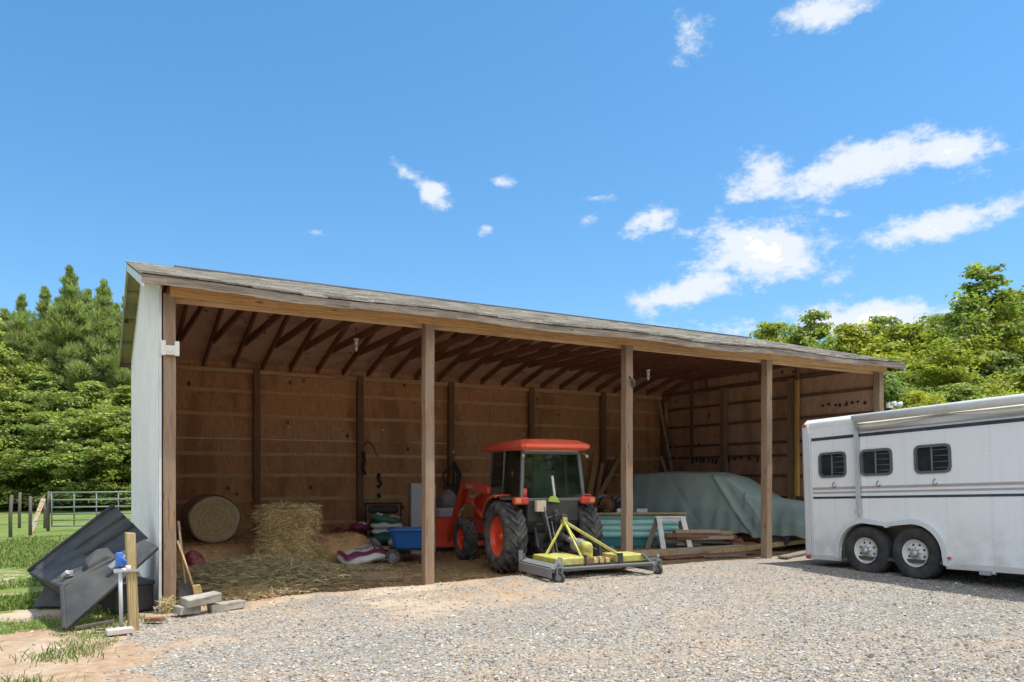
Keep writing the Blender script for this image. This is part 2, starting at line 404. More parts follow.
def mat_ground():
    t = NT('ground_mix'); v = t.coord()
    at = t.new('ShaderNodeAttribute'); at.attribute_name = 'tint'
    sp = t.new('ShaderNodeSeparateColor'); t.link(at.outputs['Color'], sp.inputs[0])
    ns_ = t.math('SUBTRACT', t.noise(v, 5, 6, .7), .5)
    gr = t.math('ADD', sp.outputs[0], t.math('MULTIPLY', ns_, 1.6)); gs = t.math('ADD', sp.outputs[1], t.math('MULTIPLY', ns_, 2.2)); ins = sp.outputs[2]
    # gravel
    c1 = t.voro(v, 36, out='Color'); d1 = t.voro(v, 36)
    c2 = t.voro(v, 85, out='Color'); d2 = t.voro(v, 85)
    def stone(c):
        s2 = t.new('ShaderNodeSeparateColor'); t.link(c, s2.inputs[0])
        return t.ramp(s2.outputs[0], [(0, (.155, .148, .14)), (.22, (.255, .242, .222)), (.45, (.345, .325, .29)), (.62, (.41, .335, .255)), (.8, (.455, .435, .395)), (1, (.60, .575, .53))])
    g = t.mix(t.rng(d1, .35, .62, 0, .75), stone(c1), stone(c2))
    g = t.mix(t.rng(d1, .45, .75, 0, .65), g, (.17, .14, .11))
    big = t.noise(v, .55, 6, .6); med = t.noise(v, 2.3, 6, .65)
    dusty = t.math('MULTIPLY', t.rng(big, .46, .62), t.rng(med, .40, .62))
    g = t.mix(t.math('MULTIPLY', dusty, .65), g, (.47, .335, .225))
    trk = t.noise(t.coord((.35, 1.6, 1), rot=(0, 0, .35)), 1.0, 5, .6); g = t.mix(t.rng(trk, .52, .66, 0, .35), g, (.40, .315, .235))
    g = t.mix(t.rng(t.noise(v, .8, 5, .6), .50, .68, 0, .35), g, (.25, .235, .215))
    # bare dirt
    n3 = t.noise(v, 9, 8, .7); n4 = t.noise(v, 60, 4, .7)
    di = t.mix(t.rng(n3, .35, .65), (.30, .19, .115), (.48, .35, .235))
    di = t.mix(t.rng(big, .45, .65, 0, .7), di, (.56, .475, .37))
    di = t.mix(t.rng(n4, .60, .75, 0, .6), di, (.22, .15, .10))
    # grass
    gn = t.noise(v, 14, 6, .75)
    ga = t.mix(t.rng(gn, .35, .68), (.085, .135, .025), (.20, .27, .055))
    ga = t.mix(t.rng(t.noise(v, .35, 6, .7), .42, .60, 0, .45), ga, (.27, .27, .10))
    # shed floor: trodden dirt and old chaff
    fl = t.mix(t.rng(n3, .3, .7), (.24, .135, .07), (.46, .30, .16))
    fl = t.mix(t.rng(t.noise(t.coord((6, 30, 1), rot=(0, 0, .5)), 3, 6, .7), .5, .65, 0, .6), fl, (.46, .36, .19))
    fl = t.mix(t.rng(big, .5, .62, 0, .5), fl, (.13, .09, .05))
    c = t.mix(t.rng(gr, .35, .65), di, g)
    c = t.mix(t.rng(gs, .4, .6), c, ga)
    c = t.mix(t.rng(ins, .4, .6), c, fl)
    t.col(c); t.set(Roughness=.95, Specular_IOR_Level=.2)
    hgt = t.math('MULTIPLY', t.math('SUBTRACT', .6, d1), t.rng(gr, .3, .7, .1, 1))
    b = t.bump(hgt, .8, .018); t.bump(n4, .35, .008, b)
    return t.m
def build_ground():
    def axis(a, b, st, far):
        c = list(np.arange(a, b + st, st)); x = b + st; s = st
        up = []
        while x < far: s *= 1.16; x += s; up.append(x)
        x = a; s = st; dn = []
        while x > -far: s *= 1.16; x -= s; dn.append(x)
        return np.array(dn[::-1] + c + up)
    xs = axis(-4, 14.5, .055, 900); ys = axis(-6.5, 6.8, .055, 900)
    X, Y = np.meshgrid(xs, ys, indexing='ij'); Z = ground_z(X, Y)
    n, m = X.shape
    V = np.stack([X, Y, Z], -1).reshape(-1, 3)
    i = np.arange(n - 1)[:, None] * m + np.arange(m - 1)[None, :]
    F = np.stack([i, i + m, i + m + 1, i + 1], -1).reshape(-1, 4)
    w = (fbm(X, Y, .9, 77) - .5)
    w2 = (fbm(X, Y, .22, 78) - .5)
    # gravel: right of a ragged diagonal that starts at the corner post
    edge = X + .55 - w * 1.6 - w2 * .8 + np.clip(-Y - .8, 0, 9) * .02
    gr = smooth(-.5, .5, edge) * (1 - smooth(3.5, 6, Y * (X > SL)))
    patch = smooth(.46, .66, fbm(X, Y, 1.3, 60) + w2 * .4) * (1 - smooth(5.0, 8.5, X)) * smooth(-3.4, -1.2, Y)
    lip = smooth(-.75, -.1, Y + w * 1.2) * (1 - smooth(4.0, 7, X + w * 2))           # tan dirt along the drip line
    gr = gr * (1 - .6 * patch) * (1 - .62 * lip)
    gs = np.clip(smooth(.3, 1.6, Y + w * 2.2) * (1 - smooth(-1.0, .2, X)) + smooth(14.2, 15, X) * smooth(-3, 0, Y) + smooth(7, 8, Y) , 0, 1)
    bare = smooth(.50, .62, fbm(X, Y, 2.2, 90)) * (1 - smooth(6, 10, Y)); gs = gs * (1 - .4 * bare)
    tuft = smooth(.55, .66, fbm(X, Y, .7, 33)) * (1 - smooth(-1.0, -.3, X)) * (1 - smooth(.8, 1.4, Y))
    path = .55 * np.exp(-((Y - 2.6 - .25 * (X + 2) + w) / .22) ** 2) * (X < 0)
    gs = np.clip(np.maximum(gs * (1 - .8 * path), tuft * .8), 0, 1)
    C = np.stack([gr, gs, inside(X, Y)], -1).reshape(-1, 3)
    o = np_mesh('ground', V, F, mat_ground(), cols=C, smooth=True); tag(o, kind='structure')
    return edge
build_ground()

# ------------------------------------------------------------------ the open pole shed
shed = thing('open_shed', 'long open-fronted wooden pole shed with shingled gable roof and white left end wall', 'shed', (0, 0, 0))
RS = (4.86 - 3.83) / (3.29 + .4)                 # roof slope
RY = 3.29; RZ = 4.86; OL, OR_ = -.31, SL + .17    # ridge; rake overhangs
def roof_z(y): return RZ - abs(y - RY) * RS
def sag(x):
    if x < 0 or x > SL: return 0
    t = x / SL * 4; return -.035 * math.sin(math.pi * (t % 1)) ** 2 - .02 * math.sin(math.pi * x / SL)
POSTX = [0.0, SL / 4 - .03, SL / 2 + .12, SL * .75, SL - .09]
def roof_sheet(name, mat, y0, y1, top, th, x0=OL, x1=OR_, wave=0, nx=60, ny=14):
    m = MB()
    for side in (0, 1):
        off = -th * side
        m.grid(lambda u, v: (x0 + (x1 - x0) * u, y0 + (y1 - y0) * v,
               roof_z(y0 + (y1 - y0) * v) + top + off + sag(x0 + (x1 - x0) * u) * max(0, 1 - abs((y0 + (y1 - y0) * v) + .4) / 3.7)), nx, ny, False)
    n = ny + 1; tot = (nx + 1) * n
    b = []
    for i in range(nx): b += [(i*n, (i+1)*n, (i+1)*n+tot, i*n+tot), (i*n+ny, (i+1)*n+ny, (i+1)*n+ny+tot, i*n+ny+tot)]
    for j in range(ny): b += [(j, j+1, j+1+tot, j+tot), (nx*n+j, nx*n+j+1, nx*n+j+1+tot, nx*n+j+tot)]
    m.f += b; m.sm += [False] * len(b)
    return m
# plywood decking (seen from below), then shingles on both slopes
roof_sheet('d', None, -.36, RY, -.03, .014).build('roof_deck', ply_roof, shed)
roof_sheet('d', None, RY, SD + .38, -.03, .014).build('roof_deck', ply_roof, shed)
sh = MB()
nc = 27
for k in range(nc):                                # courses on the front slope, each lapping the one below
    ya = -.42 + k * (RY + .42) / nc; yb = ya + (RY + .42) / nc + .01
    random.seed(k)
    nseg = 46
    for i in range(nseg):
        xa = OL - .02 + (OR_ - OL + .04) * i / nseg; xb = OL - .02 + (OR_ - OL + .04) * (i + 1) / nseg - .004
        lift = .008 + random.random() * .006
        za = roof_z(ya) + lift + sag((xa + xb) / 2) * max(0, 1 - (ya + .4) / 3.7); zb = roof_z(yb) + sag((xa + xb) / 2) * max(0, 1 - (yb + .4) / 3.7)
        jy = random.uniform(-.008, .008)
        sh.slab([(xa, ya + jy, za), (xb, ya + jy, za), (xb, yb, zb), (xa, yb, zb)], .014)
sh.build('roof_shingles', shingles, shed)
roof_sheet('d', None, RY - .01, SD + .42, 0, .012).build('roof_shingles', shingles, shed)
rv = MB(); rv.prism([(RY - .16, RZ - .045 + .005), (RY + .16, RZ - .045 + .005), (RY + .15, RZ - .01), (RY, RZ + .03), (RY - .15, RZ - .01)], .35, SL - .3)
rv.build('ridge_vent', black_metal, shed, bevel=.006)
# front fascia board in lengths with ragged bottoms, sub-fascia behind
fb = MB(); x = OL
random.seed(5)
while x < OR_ - .01:
    xe = min(x + .3, OR_); h = .095 + random.uniform(-.005, .006)
    zt = roof_z(-.4) - .018; s0, s1 = sag(x), sag(xe)
    fb.slab([(x, -.405, zt + s0 - h), (xe, -.405, zt + s1 - h + random.uniform(-.003, .003)), (xe, -.405, zt + s1), (x, -.405, zt + s0)], .022)
    x = xe
fb.build('fascia', grey_x, shed)
bf = MB(); bf.slab([(OL + .02, SD + .40, roof_z(SD + .4) - .13), (OL + .02, SD + .40, roof_z(SD + .4) - .02), (OR_ - .02, SD + .4, roof_z(SD + .4) - .02), (OR_ - .02, SD + .4, roof_z(SD + .4) - .13)], .03)
bf.build('fascia', grey_x, shed)
# header beam, one length per bay
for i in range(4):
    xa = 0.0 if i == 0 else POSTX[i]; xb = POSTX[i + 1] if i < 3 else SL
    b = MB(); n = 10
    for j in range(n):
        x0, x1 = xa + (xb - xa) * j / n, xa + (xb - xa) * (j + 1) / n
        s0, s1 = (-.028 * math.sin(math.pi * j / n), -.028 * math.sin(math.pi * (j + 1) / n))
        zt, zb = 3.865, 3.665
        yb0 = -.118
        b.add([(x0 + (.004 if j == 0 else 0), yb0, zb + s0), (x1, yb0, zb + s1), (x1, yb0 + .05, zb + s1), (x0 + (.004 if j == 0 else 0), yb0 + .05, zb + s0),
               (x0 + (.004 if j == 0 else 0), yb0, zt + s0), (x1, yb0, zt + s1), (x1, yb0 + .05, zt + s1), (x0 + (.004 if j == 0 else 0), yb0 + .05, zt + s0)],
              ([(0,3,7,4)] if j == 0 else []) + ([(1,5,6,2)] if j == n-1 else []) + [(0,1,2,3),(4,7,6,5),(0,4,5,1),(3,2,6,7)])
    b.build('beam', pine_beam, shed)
ib = MB(); ib.bar((.01, .10, 3.73), (SL - .01, .10, 3.73), .04, .2); ib.build('beam', girt_wood, shed)
# front posts
for i, px in enumerate(POSTX):
    p = MB(); w = .135
    zb = -.3; n = 14
    random.seed(60 + i)
    ring = []
    for k in range(n + 1):
        z = zb + (3.70 - zb) * k / n; jx = random.uniform(-.004, .004); jy = random.uniform(-.004, .004)
        ring.append([(px - w/2 + jx, -.068 + jy, z), (px + w/2 + jx, -.068 + jy, z), (px + w/2 + jx, .075 + jy, z), (px - w/2 + jx, .075 + jy, z)])
    vs = [v for r in ring for v in r]; fs = [(k*4+j, k*4+(j+1) % 4, (k+1)*4+(j+1) % 4, (k+1)*4+j) for k in range(n) for j in range(4)] + [(0,3,2,1), (n*4, n*4+1, n*4+2, n*4+3)]
    p.add(vs, fs); p.build('post', post_wood, shed, bevel=.008)
# rafters with collar ties every 0.55 m
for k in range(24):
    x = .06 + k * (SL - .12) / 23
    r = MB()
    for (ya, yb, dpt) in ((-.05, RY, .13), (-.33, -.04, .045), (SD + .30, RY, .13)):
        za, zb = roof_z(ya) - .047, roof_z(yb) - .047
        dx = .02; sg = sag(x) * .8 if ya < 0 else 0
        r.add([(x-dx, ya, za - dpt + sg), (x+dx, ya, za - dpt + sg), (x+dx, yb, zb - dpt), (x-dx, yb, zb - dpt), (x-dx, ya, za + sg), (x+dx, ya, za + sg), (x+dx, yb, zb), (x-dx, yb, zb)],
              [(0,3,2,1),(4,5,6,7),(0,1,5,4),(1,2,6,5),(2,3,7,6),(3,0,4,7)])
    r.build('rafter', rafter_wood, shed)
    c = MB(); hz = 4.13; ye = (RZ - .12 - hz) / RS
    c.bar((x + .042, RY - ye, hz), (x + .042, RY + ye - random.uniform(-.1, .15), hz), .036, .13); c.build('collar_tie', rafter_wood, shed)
# back wall: plywood in two lifts with a slit of daylight between
bw = MB()
bw.box((SL / 2, SD + .02, 1.06), (SL, .016, 2.538)); 
bw.box((SL / 2, SD + .02, 2.336 + .777), (SL, .016, 1.554)); bw.build('plywood_wall', ply_back, shed)
seam_daylight_paint = paint('seam_daylight_paint', (.86, .80, .68), .7)  # pale strips paint in the daylight that shows through the wall seam
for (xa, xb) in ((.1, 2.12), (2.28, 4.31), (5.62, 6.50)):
    pst = MB(); pst.box(((xa + xb) / 2, SD - .002, 2.335), (xb - xa, .02, .020)); pst.build('seam_daylight', seam_daylight_paint, shed)
random.seed(31)
for (xk, zk) in ((1.72, 2.58), (2.86, 2.60), (3.80, 2.60), (3.92, 2.59), (4.93, 2.60), (8.6, 2.60), (9.4, 2.62), (11.2, 2.60)):
    kn_ = MB(); kn_.lathe([(0, -.02), (.022, -.018), (.030, .0), (.03, .012)], 10, (xk, SD - .02, zk), Matrix.Rotation(R(90), 3, 'Z')); kn_.build('knob', off_white, shed)
gp = MB()
for (xa, xb) in ((4.35, 5.6), (6.75, SL)): gp.box(((xa + xb) / 2, SD + .033, 2.33), (xb - xa, .008, .06))
gp.build('seam_batten', girt_wood, shed)
gm = MB()
for z in (3.32, 2.83, 2.02, 1.60, 1.08, .55):
    g = MB(); random.seed(int(z * 100))
    for i in range(6):
        xa, xb = SL / 6 * i + .03, SL / 6 * (i + 1) - .03; dz = random.uniform(-.02, .02)
        g.box(((xa + xb) / 2, SD - .01, z + dz), (xb - xa, .036, .075))
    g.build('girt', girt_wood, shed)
for i in range(1, 7):
    x = SL / 6 * i if i < 6 else SL - .13
    p = MB(); p.box((x, SD - .10, 1.73), (.13, .13, 4.06)); p.build('wall_post', stud_wood, shed, bevel=.005)
tp = MB(); tp.box((SL / 2, SD - .055, 3.715), (SL - .04, .10, .09)); tp.build('top_plate', girt_wood, shed)
def gable_poly(zlo, inset=.0, y0=0.0, y1=SD):
    return [(y0, zlo), (y1, zlo), (y1, roof_z(y1) - .05), (RY, RZ - .05), (y0, roof_z(y0) - .05)]
# right end wall (plywood seen from inside)
w = MB(); w.prism(gable_poly(-.2, 0, .08, SD + .01), SL, SL + .016); w.build('plywood_wall', ply_right, shed)
w = MB(); w.prism(gable_poly(-.2, 0, .0, SD + .01), SL + .02, SL + .034); w.build('siding', white_metal, shed)
for z, h in ((3.80, .10), (3.37, .06), (2.88, .06), (2.36, .06), (2.05, .06), (1.58, .06), (1.08, .06), (.55, .06)):
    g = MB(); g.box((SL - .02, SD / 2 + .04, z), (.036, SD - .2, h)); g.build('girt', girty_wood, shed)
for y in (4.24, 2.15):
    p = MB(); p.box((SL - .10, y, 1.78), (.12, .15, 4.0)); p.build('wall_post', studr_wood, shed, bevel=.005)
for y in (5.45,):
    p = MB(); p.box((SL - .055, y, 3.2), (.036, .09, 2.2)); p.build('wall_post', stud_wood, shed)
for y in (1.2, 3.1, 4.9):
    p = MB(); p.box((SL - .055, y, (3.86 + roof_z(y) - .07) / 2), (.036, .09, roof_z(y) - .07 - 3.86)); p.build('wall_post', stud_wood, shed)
# left end wall: white vertical siding outside, plywood inside
w = MB(); w.prism(gable_poly(-.2, 0, .0, SD + .01), -.100, -.084); 
for k in range(33):
    y = .1 + k * .2
    w.box((-.104, y, (roof_z(y) - .08 + .02) / 2), (.012, .022, roof_z(y) - .12))
w.build('siding', white_metal, shed)
w = MB(); w.prism(gable_poly(-.2, 0, .08, SD - .0), -.082, -.068); w.build('plywood_wall', ply_right, shed)
ct = MB(); ct.box((-.100, -.030, 1.80), (.028, .075, 3.9)); ct.build('corner_trim', white_trim, shed)
# rake overhangs: lookouts, soffit, barge boards, at both ends
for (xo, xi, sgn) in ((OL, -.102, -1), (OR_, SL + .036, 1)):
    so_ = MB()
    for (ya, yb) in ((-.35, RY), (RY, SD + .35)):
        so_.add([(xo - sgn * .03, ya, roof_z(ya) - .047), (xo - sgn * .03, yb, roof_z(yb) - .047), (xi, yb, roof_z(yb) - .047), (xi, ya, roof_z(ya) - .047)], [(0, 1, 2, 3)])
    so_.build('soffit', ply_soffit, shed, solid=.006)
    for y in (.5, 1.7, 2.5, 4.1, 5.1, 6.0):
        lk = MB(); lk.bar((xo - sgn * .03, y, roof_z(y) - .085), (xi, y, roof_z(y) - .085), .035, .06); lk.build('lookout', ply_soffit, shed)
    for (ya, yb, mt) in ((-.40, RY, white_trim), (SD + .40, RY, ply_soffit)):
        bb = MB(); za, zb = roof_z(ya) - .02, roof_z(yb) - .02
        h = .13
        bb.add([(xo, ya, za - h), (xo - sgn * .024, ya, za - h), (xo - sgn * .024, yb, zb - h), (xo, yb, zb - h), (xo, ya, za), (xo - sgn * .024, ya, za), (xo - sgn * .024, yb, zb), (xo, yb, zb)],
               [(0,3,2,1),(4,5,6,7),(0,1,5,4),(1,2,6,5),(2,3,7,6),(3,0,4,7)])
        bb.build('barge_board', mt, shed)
# small white hinge block on the corner post
hb = MB(); hb.box((.0, -.092, 3.04), (.17, .045, .11)); hb.box((-.07, -.10, 3.06), (.05, .05, .17)); hb.box((.075, -.10, 3.06), (.05, .05, .17)); hb.box((.0, -.12, 3.04), (.05, .02, .05))
hb.build('bracket', off_white, shed, bevel=.008)
# old wire staples and a hook on the middle post
hk = MB(); hk.tube([(POSTX[2] - .01, -.08, 3.16), (POSTX[2] - .01, -.12, 3.13), (POSTX[2] + .03, -.13, 3.05), (POSTX[2] + .07, -.11, 3.09)], .012); hk.tube([(POSTX[2] + .05, -.1, 3.0), (POSTX[2] + .05, -.1, 3.12)], .03)
hk.build('hook', dark_metal, shed)
# yellow sapling pole tied to the right wall
yp = MB(); yp.box((SL - .18, 1.93, 2.42), (.08, .085, 2.6)); yp.build('wall_post', yellow_wood, shed, bevel=.01)
yp = MB(); yp.box((SL - .18, 1.93, 3.86), (.08, .085, .26)); yp.build('wall_post', stud_wood, shed, bevel=.01)

# ------------------------------------------------------------------ materials for machines
def mat_glass(name, tint=(.78, .88, .80), rough=.04, alpha=.35):
    t = NT(name)
    tr = t.new('ShaderNodeBsdfTransparent'); tr.inputs[0].default_value = (*tint, 1)
    gl = t.new('ShaderNodeBsdfGlossy'); gl.inputs['Roughness'].default_value = rough; gl.inputs[0].default_value = (.9, .95, .95, 1)
    df = t.new('ShaderNodeBsdfDiffuse'); df.inputs[0].default_value = (.30, .36, .27, 1)
    fr = t.new('ShaderNodeFresnel'); fr.inputs[0].default_value = 1.5
    n = t.noise(t.coord(), 2.5, 6, .65)
    m0 = t.new('ShaderNodeMixShader'); t.link(t.rng(n, .4, .75, .0, .10), m0.inputs[0]); t.link(tr.outputs[0], m0.inputs[1]); t.link(df.outputs[0], m0.inputs[2])
    m1 = t.new('ShaderNodeMixShader'); t.link(fr.outputs[0], m1.inputs[0]); t.link(m0.outputs[0], m1.inputs[1]); t.link(gl.outputs[0], m1.inputs[2])
    t.link(m1.outputs[0], t.out.inputs['Surface']); return t.m
cab_glass = mat_glass('cab_glass')
tr_glass = paint('trailer_glass', (.02, .025, .03), .08, (.1, .1, .1), .25, bump=0)
orange = paint('tractor_orange', (.90, .075, .026), .32, (.35, .2, .12), .28, coat=.3, fade=(.90, .13, .06))
orange_roof = paint('cab_roof_orange', (.92, .115, .055), .42, (.6, .35, .25), .2, fade=(.93, .19, .11))
rubber = paint('tyre_rubber', (.055, .056, .058), .85, (.30, .28, .25), .7, scale=6, bump=.2)
rubber_dusty = paint('tyre_rubber_dusty', (.035, .036, .038), .88, (.16, .15, .135), .5, scale=5, bump=.2)
lime = paint('lime_paint', (.50, .52, .09), .55, (.30, .17, .08), .95, scale=9, bump=.3, fade=(.52, .52, .28))
lime_green = paint('green_plastic', (.50, .66, .10), .4)
steel_grey = paint('grey_steel', (.20, .22, .235), .5, (.22, .14, .09), .45, scale=4)
amber = paint('amber_lens', (.8, .35, .12), .25); red_lens = paint('red_lens', (.7, .06, .07), .25)
white_p = paint('white_panel', (.68, .70, .73), .4, (.45, .42, .36), .3)
seat_mat = paint('seat_vinyl', (.05, .055, .06), .6)
black_p = paint('black_plastic', (.035, .037, .04), .5, (.18, .16, .14), .3)

def tyre(m, Rr, w, rim, lugs=0, n=40, shoulder=.03, tread=.03):
    h = w / 2; rt = Rr - (tread if lugs else 0)
    prof = [(rim, -h*.72), (rim + .02, -h*.92), ((rim + rt)/2, -h), (rt - shoulder, -h*.95), (rt - shoulder*.25, -h*.80), (rt, -h*.45), (rt, h*.45), (rt - shoulder*.25, h*.80), (rt - shoulder, h*.95), ((rim + rt)/2, h), (rim + .02, h*.92), (rim, h*.72)]
    m.lathe(prof, n)
    for k in range(lugs):
        for s in (-1, 1):
            a0 = 2 * math.pi * (k + (.5 if s > 0 else 0)) / lugs
            # a chevron bar from the shoulder to the centre line
            pts = []
            for q in range(5):
                u = q / 4; ax = s * h * (1.0 - u * 1.02); a = a0 + (.02 + u * .40) * (1) * (18 / lugs)
                rr = rt + tread if q > 0 else rt - shoulder * .8
                rin = rt - .02 if q > 0 else rt - shoulder * 2.4
                wd = .048 + .006 * (1 - u)
                da = wd / Rr / 2 * 1.25
                pts.append([(ax, rin, a - da*1.25), (ax, rr, a - da), (ax, rr, a + da), (ax, rin, a + da*1.25)])
            vs = [(p[0], p[1] * math.cos(p[2]), p[1] * math.sin(p[2])) for r_ in pts for p in r_]
            fs = [(i*4+j, i*4+(j+1) % 4, (i+1)*4+(j+1) % 4, (i+1)*4+j) for i in range(4) for j in range(4)] + [(0,1,2,3), (16,19,18,17)]
            m.add(vs, fs)
    return m

# ------------------------------------------------------------------ tractor (local: +y forward, origin on the ground under the rear axle)
T = thing('tractor', 'orange utility tractor with glazed cab and front loader parked inside the middle bay', 'tractor', (5.80, 1.12, 0.0), -R(6.5))
def P(name, m, mt, parent=None, **k): return m.build(name, mt, parent if parent else T, **k)
for sx in (-1, 1):
    for (y, rr, w, rim, lg, x) in ((0, .59, .37, .33, 19, .68), (2.0, .405, .26, .215, 17, .66)):
        wh = MB(); tyre(wh, rr, w, rim, lg, tread=.044 if rr > .5 else .032)
        o = P('wheel', wh, rubber); o.location = (sx * x, y, rr)
        rm = MB(); e = w / 2
        prof = [(rim + .012, -e*.75), (rim + .012, -e*.62), (rim - .03, -e*.55), (rim - .035, e*.55), (rim + .012, e*.62), (rim + .012, e*.75)]
        rm.lathe(prof, 36)
        s = sx
        disc = [(0, s*e*.30), (rim*.32, s*e*.30), (rim*.38, s*e*.22), (rim*.62, s*e*.12), (rim*.80, s*e*.30), (rim - .034, s*e*.34)]
        rm.lathe(disc, 36)
        r_ = P('rim', rm, orange, o)
        hb = MB(); hb.lathe([(0, s*(e*.30+.05)), (rim*.18, s*(e*.30+.05)), (rim*.22, s*e*.3)], 16)
        for k in range(8):
            a = math.pi * 2 * k / 8; hb.tube([(s*e*.10, rim*.5*math.cos(a), rim*.5*math.sin(a)), (s*(e*.10+.035), rim*.5*math.cos(a), rim*.5*math.sin(a))], .014, 6)
        P('hub', hb, orange, o)
# drive train
b = MB(); b.box((0, .35, .66), (.36, .95, .42)); b.box((0, 1.4, .62), (.30, 1.3, .36)); b.box((0, -.17, .60), (.52, .22, .40))
b.tube([(-.55, 0, .59), (.55, 0, .59)], .12, 16); b.tube([(-.55, 2.0, .42), (.55, 2.0, .42)], .07, 12); b.box((0, 2.1, .5), (.3, .6, .22))
b.box((-.36, 1.0, .55), (.22, .5, .25)); b.box((.36, 1.0, .55), (.22, .5, .25))
P('transmission', b, dark_metal, bevel=.02)
hd = MB(); hd.prism([(1.05, .78), (2.55, .74), (2.62, .95), (2.50, 1.18), (2.1, 1.28), (1.05, 1.34)], -.30, .30)
P('hood', hd, orange, bevel=.05, seg=3)
gr = MB(); gr.box((0, 2.60, .92), (.46, .05, .30)); P('grille', gr, black_p, bevel=.01)
# cab: floor pan, corner pillars, glazed sides
cb = MB()
cb.prism([(-.42, .86), (-.30, .66), (1.05, .62), (1.15, .95), (-.42, 1.20)], -.46, .46)
P('cab_base', cb, black_p, bevel=.02)
Y0, Y1 = -.40, 1.12; ZB, ZT = 1.20, 2.01
fr_ = MB()
def pil(x, y, xt, yt, w=.055, zb=ZB): fr_.bar((x, y, zb), (xt, yt, ZT), w, w, up=(0, 1, 0))
for s in (-1, 1):
    pil(s*.56, Y0, s*.50, Y0 + .08); pil(s*.62, .28, s*.56, .28, .045, .70); pil(s*.57, Y1, s*.49, Y1 - .12, .05, .70)
    fr_.bar((s*.50, Y0 + .08, ZT), (s*.49, Y1 - .12, ZT), .05, .06); fr_.bar((s*.56, Y0, ZB), (s*.62, .28, ZB - .05), .04, .05)
    fr_.bar((s*.62, .28, .70), (s*.57, Y1, .70), .04, .05)
fr_.bar((-.50, Y0 + .08, ZT - .03), (.50, Y0 + .08, ZT - .03), .05, .09); fr_.bar((-.56, Y0, ZB), (.56, Y0, ZB), .05, .05)
fr_.bar((-.49, Y1 - .12, ZT), (.49, Y1 - .12, ZT), .05, .06); fr_.bar((-.56, Y1, 1.34), (.56, Y1, 1.34), .04, .04)
P('cab_frame', fr_, paint('cab_frame_paint', (.13, .15, .15), .4, (.3, .3, .28), .3), bevel=.01)
def glass(q, name='window'):
    m = MB(); m.slab(q, .006); P(name, m, cab_glass)
glass([(-.53, Y0 - .005, ZB + .03), (.53, Y0 - .005, ZB + .03), (.48, Y0 + .075, ZT - .07), (-.48, Y0 + .075, ZT - .07)], 'rear_window')
lw = MB(); lw.slab([(-.36, Y0 - .01, .93), (.36, Y0 - .01, .93), (.40, Y0 - .01, ZB - .02), (-.40, Y0 - .01, ZB - .02)], .006); P('rear_window', lw, cab_glass)
glass([(-.54, Y1, 1.36), (.54, Y1, 1.36), (.47, Y1 - .115, ZT - .03), (-.47, Y1 - .115, ZT - .03)], 'windscreen')
for s in (-1, 1):
    glass([(s*.565, Y0 + .03, ZB + .03), (s*.615, .26, ZB), (s*.56, .26, ZT - .02), (s*.505, Y0 + .10, ZT - .02)])
    glass([(s*.62, .31, .74), (s*.57, Y1 - .03, .74), (s*.505, Y1 - .13, ZT - .03), (s*.562, .31, ZT - .03)], 'door_glass')
rf = MB()
def ring(z, x, ya, yb, c): return [(-x + c, ya, z), (x - c, ya, z), (x, ya + c, z), (x, yb - c, z), (x - c, yb, z), (-x + c, yb, z), (-x, yb - c, z), (-x, ya + c, z)]
rs = [ring(2.00, .56, -.52, 1.20, .05), ring(2.035, .62, -.60, 1.26, .07), ring(2.09, .615, -.59, 1.25, .07), ring(2.165, .52, -.42, 1.10, .10), ring(2.185, .36, -.25, .9, .12)]
vs = [v for r_ in rs for v in r_]
fs = [(i*8+j, i*8+(j+1) % 8, (i+1)*8+(j+1) % 8, (i+1)*8+j) for i in range(4) for j in range(8)] + [tuple(range(8))[::-1], tuple(range(32, 40))]
rf.add(vs, fs); P('cab_roof', rf, orange_roof, bevel=.014, seg=2)
hl = MB(); hl.box((0, .35, 1.99), (.96, 1.4, .03)); P('headliner', hl, paint('headliner', (.5, .52, .46), .9))
# interior
st = MB(); st.box((0, .18, 1.12), (.46, .44, .12)); st.box((0, -.04, 1.42), (.44, .10, .52)); st.box((0, -.05, 1.74), (.26, .08, .16)); P('seat', st, seat_mat, bevel=.04, seg=3)
sw = MB(); M_ = Matrix.Rotation(R(60), 3, 'Z')
ci = [(.19*math.cos(a), .72 + .10*math.sin(a), 1.40 + .16*math.sin(a)) for a in [2*math.pi*k/20 for k in range(21)]]
sw.tube(ci, .014, 6); sw.tube([(0, .72, 1.40), (0, .92, 1.05)], .03); sw.box((0, .98, 1.25), (.4, .14, .22)); P('steering_wheel', sw, black_p)
mi = MB(); mi.box((.12, Y1 - .2, 1.86), (.22, .02, .09)); P('mirror', mi, chrome, bevel=.01)
